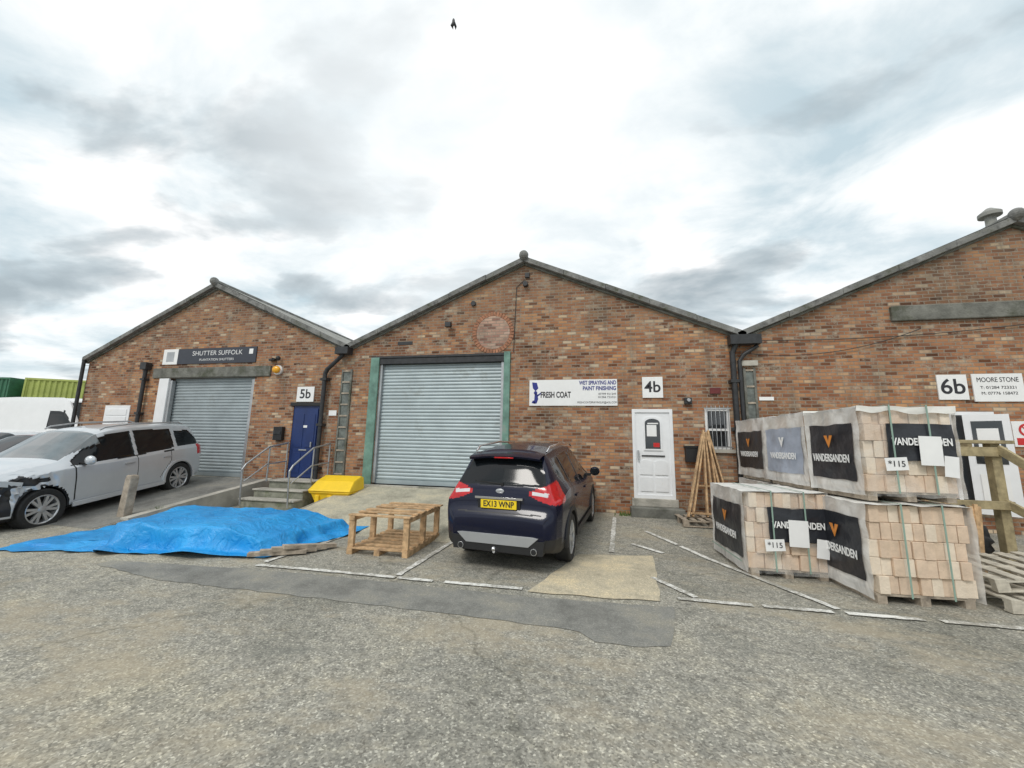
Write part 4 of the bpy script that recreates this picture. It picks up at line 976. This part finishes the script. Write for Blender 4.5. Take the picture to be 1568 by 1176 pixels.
# ------------------------------------------------------------------ sky + light
w=bpy.data.worlds.new('World'); scn.world=w; w.use_nodes=True; t=w.node_tree; t.nodes.clear()
wo=N(t,'ShaderNodeOutputWorld'); bg=N(t,'ShaderNodeBackground'); bg.inputs[1].default_value=.11; t.links.new(bg.outputs[0],wo.inputs[0])
sky=N(t,'ShaderNodeTexSky',sky_type='NISHITA'); sky.sun_disc=False; sky.sun_elevation=rad(48); sky.sun_rotation=rad(200)
tc=N(t,'ShaderNodeTexCoord'); sp=N(t,'ShaderNodeSeparateXYZ'); t.links.new(tc.outputs['Generated'],sp.inputs[0])
mx=N(t,'ShaderNodeMath',operation='MAXIMUM'); t.links.new(sp.outputs[2],mx.inputs[0]); mx.inputs[1].default_value=0
az=N(t,'ShaderNodeMath',operation='ADD'); t.links.new(mx.outputs[0],az.inputs[0]); az.inputs[1].default_value=.22
dx=N(t,'ShaderNodeMath',operation='DIVIDE'); t.links.new(sp.outputs[0],dx.inputs[0]); t.links.new(az.outputs[0],dx.inputs[1])
dy=N(t,'ShaderNodeMath',operation='DIVIDE'); t.links.new(sp.outputs[1],dy.inputs[0]); t.links.new(az.outputs[0],dy.inputs[1])
cb=N(t,'ShaderNodeCombineXYZ'); t.links.new(dx.outputs[0],cb.inputs[0]); t.links.new(dy.outputs[0],cb.inputs[1])
def mapped(loc,rot,sc):
    mp=N(t,'ShaderNodeMapping'); mp.inputs['Rotation'].default_value=(0,0,rad(rot)); mp.inputs['Scale'].default_value=sc; mp.inputs['Location'].default_value=loc; t.links.new(cb.outputs[0],mp.inputs[0]); return mp.outputs[0]
n1=N(t,'ShaderNodeTexNoise',i_Scale=2.1,i_Detail=7,i_Roughness=.58,i_Distortion=.35); t.links.new(mapped((3.1,1.7,0),25,(.9,1.15,1)),n1.inputs['Vector'])
n2=N(t,'ShaderNodeTexNoise',i_Scale=2.1,i_Detail=6,i_Roughness=.52,i_Distortion=.2); t.links.new(mapped((9.3,-4,2),-30,(.8,1.3,1)),n2.inputs['Vector'])
c1=ramp(t,[(.34,(5.4,6.6,7.2)),(.43,(6.9,7.8,8.2)),(.50,(8.4,9.0,9.2)),(.57,(9.9,10.0,10.0))],n1.outputs[0])
dk=ramp(t,[(.53,(0,0,0)),(.59,(.55,.55,.55)),(.68,(1,1,1))],n2.outputs[0])
cc=mix(t,dk.outputs[0],c1.outputs[0],(4.0,4.65,5.0))
# painted glare whitening part of the sky (high over the middle building)
dp=N(t,'ShaderNodeVectorMath',operation='DOT_PRODUCT'); t.links.new(tc.outputs['Generated'],dp.inputs[0]); dp.inputs[1].default_value=Vector((-.22,.66,.72)).normalized()
gl=N(t,'ShaderNodeMapRange',interpolation_type='SMOOTHSTEP'); t.links.new(dp.outputs['Value'],gl.inputs[0]); gl.inputs[1].default_value=.80; gl.inputs[2].default_value=1.0; gl.inputs[3].default_value=0; gl.inputs[4].default_value=.6
cc=mix(t,gl.outputs[0],cc,(10.0,10.2,10.2))
fin=mix(t,.95,sky.outputs[0],cc); t.links.new(fin,bg.inputs[0])
sl=bpy.data.lights.new('sun','SUN'); sl.energy=1.5; sl.angle=rad(16); sl.color=(1,.96,.9); so=bpy.data.objects.new('sun',sl); scn.collection.objects.link(so); so.rotation_euler=(rad(42),0,rad(-20))

# ------------------------------------------------------------------ camera
cam=bpy.data.cameras.new('camera'); co=bpy.data.objects.new('camera',cam); scn.collection.objects.link(co); scn.camera=co
cam.sensor_width=36; cam.lens=36*589/1568; cam.clip_end=4000; cam.clip_start=.05
co.matrix_world=Matrix.Translation((0,0,1.7))@Matrix.Rotation(rad(11.8),4,'Z')@Matrix.Rotation(rad(98.9),4,'X')@Matrix.Rotation(rad(1.15),4,'Z')
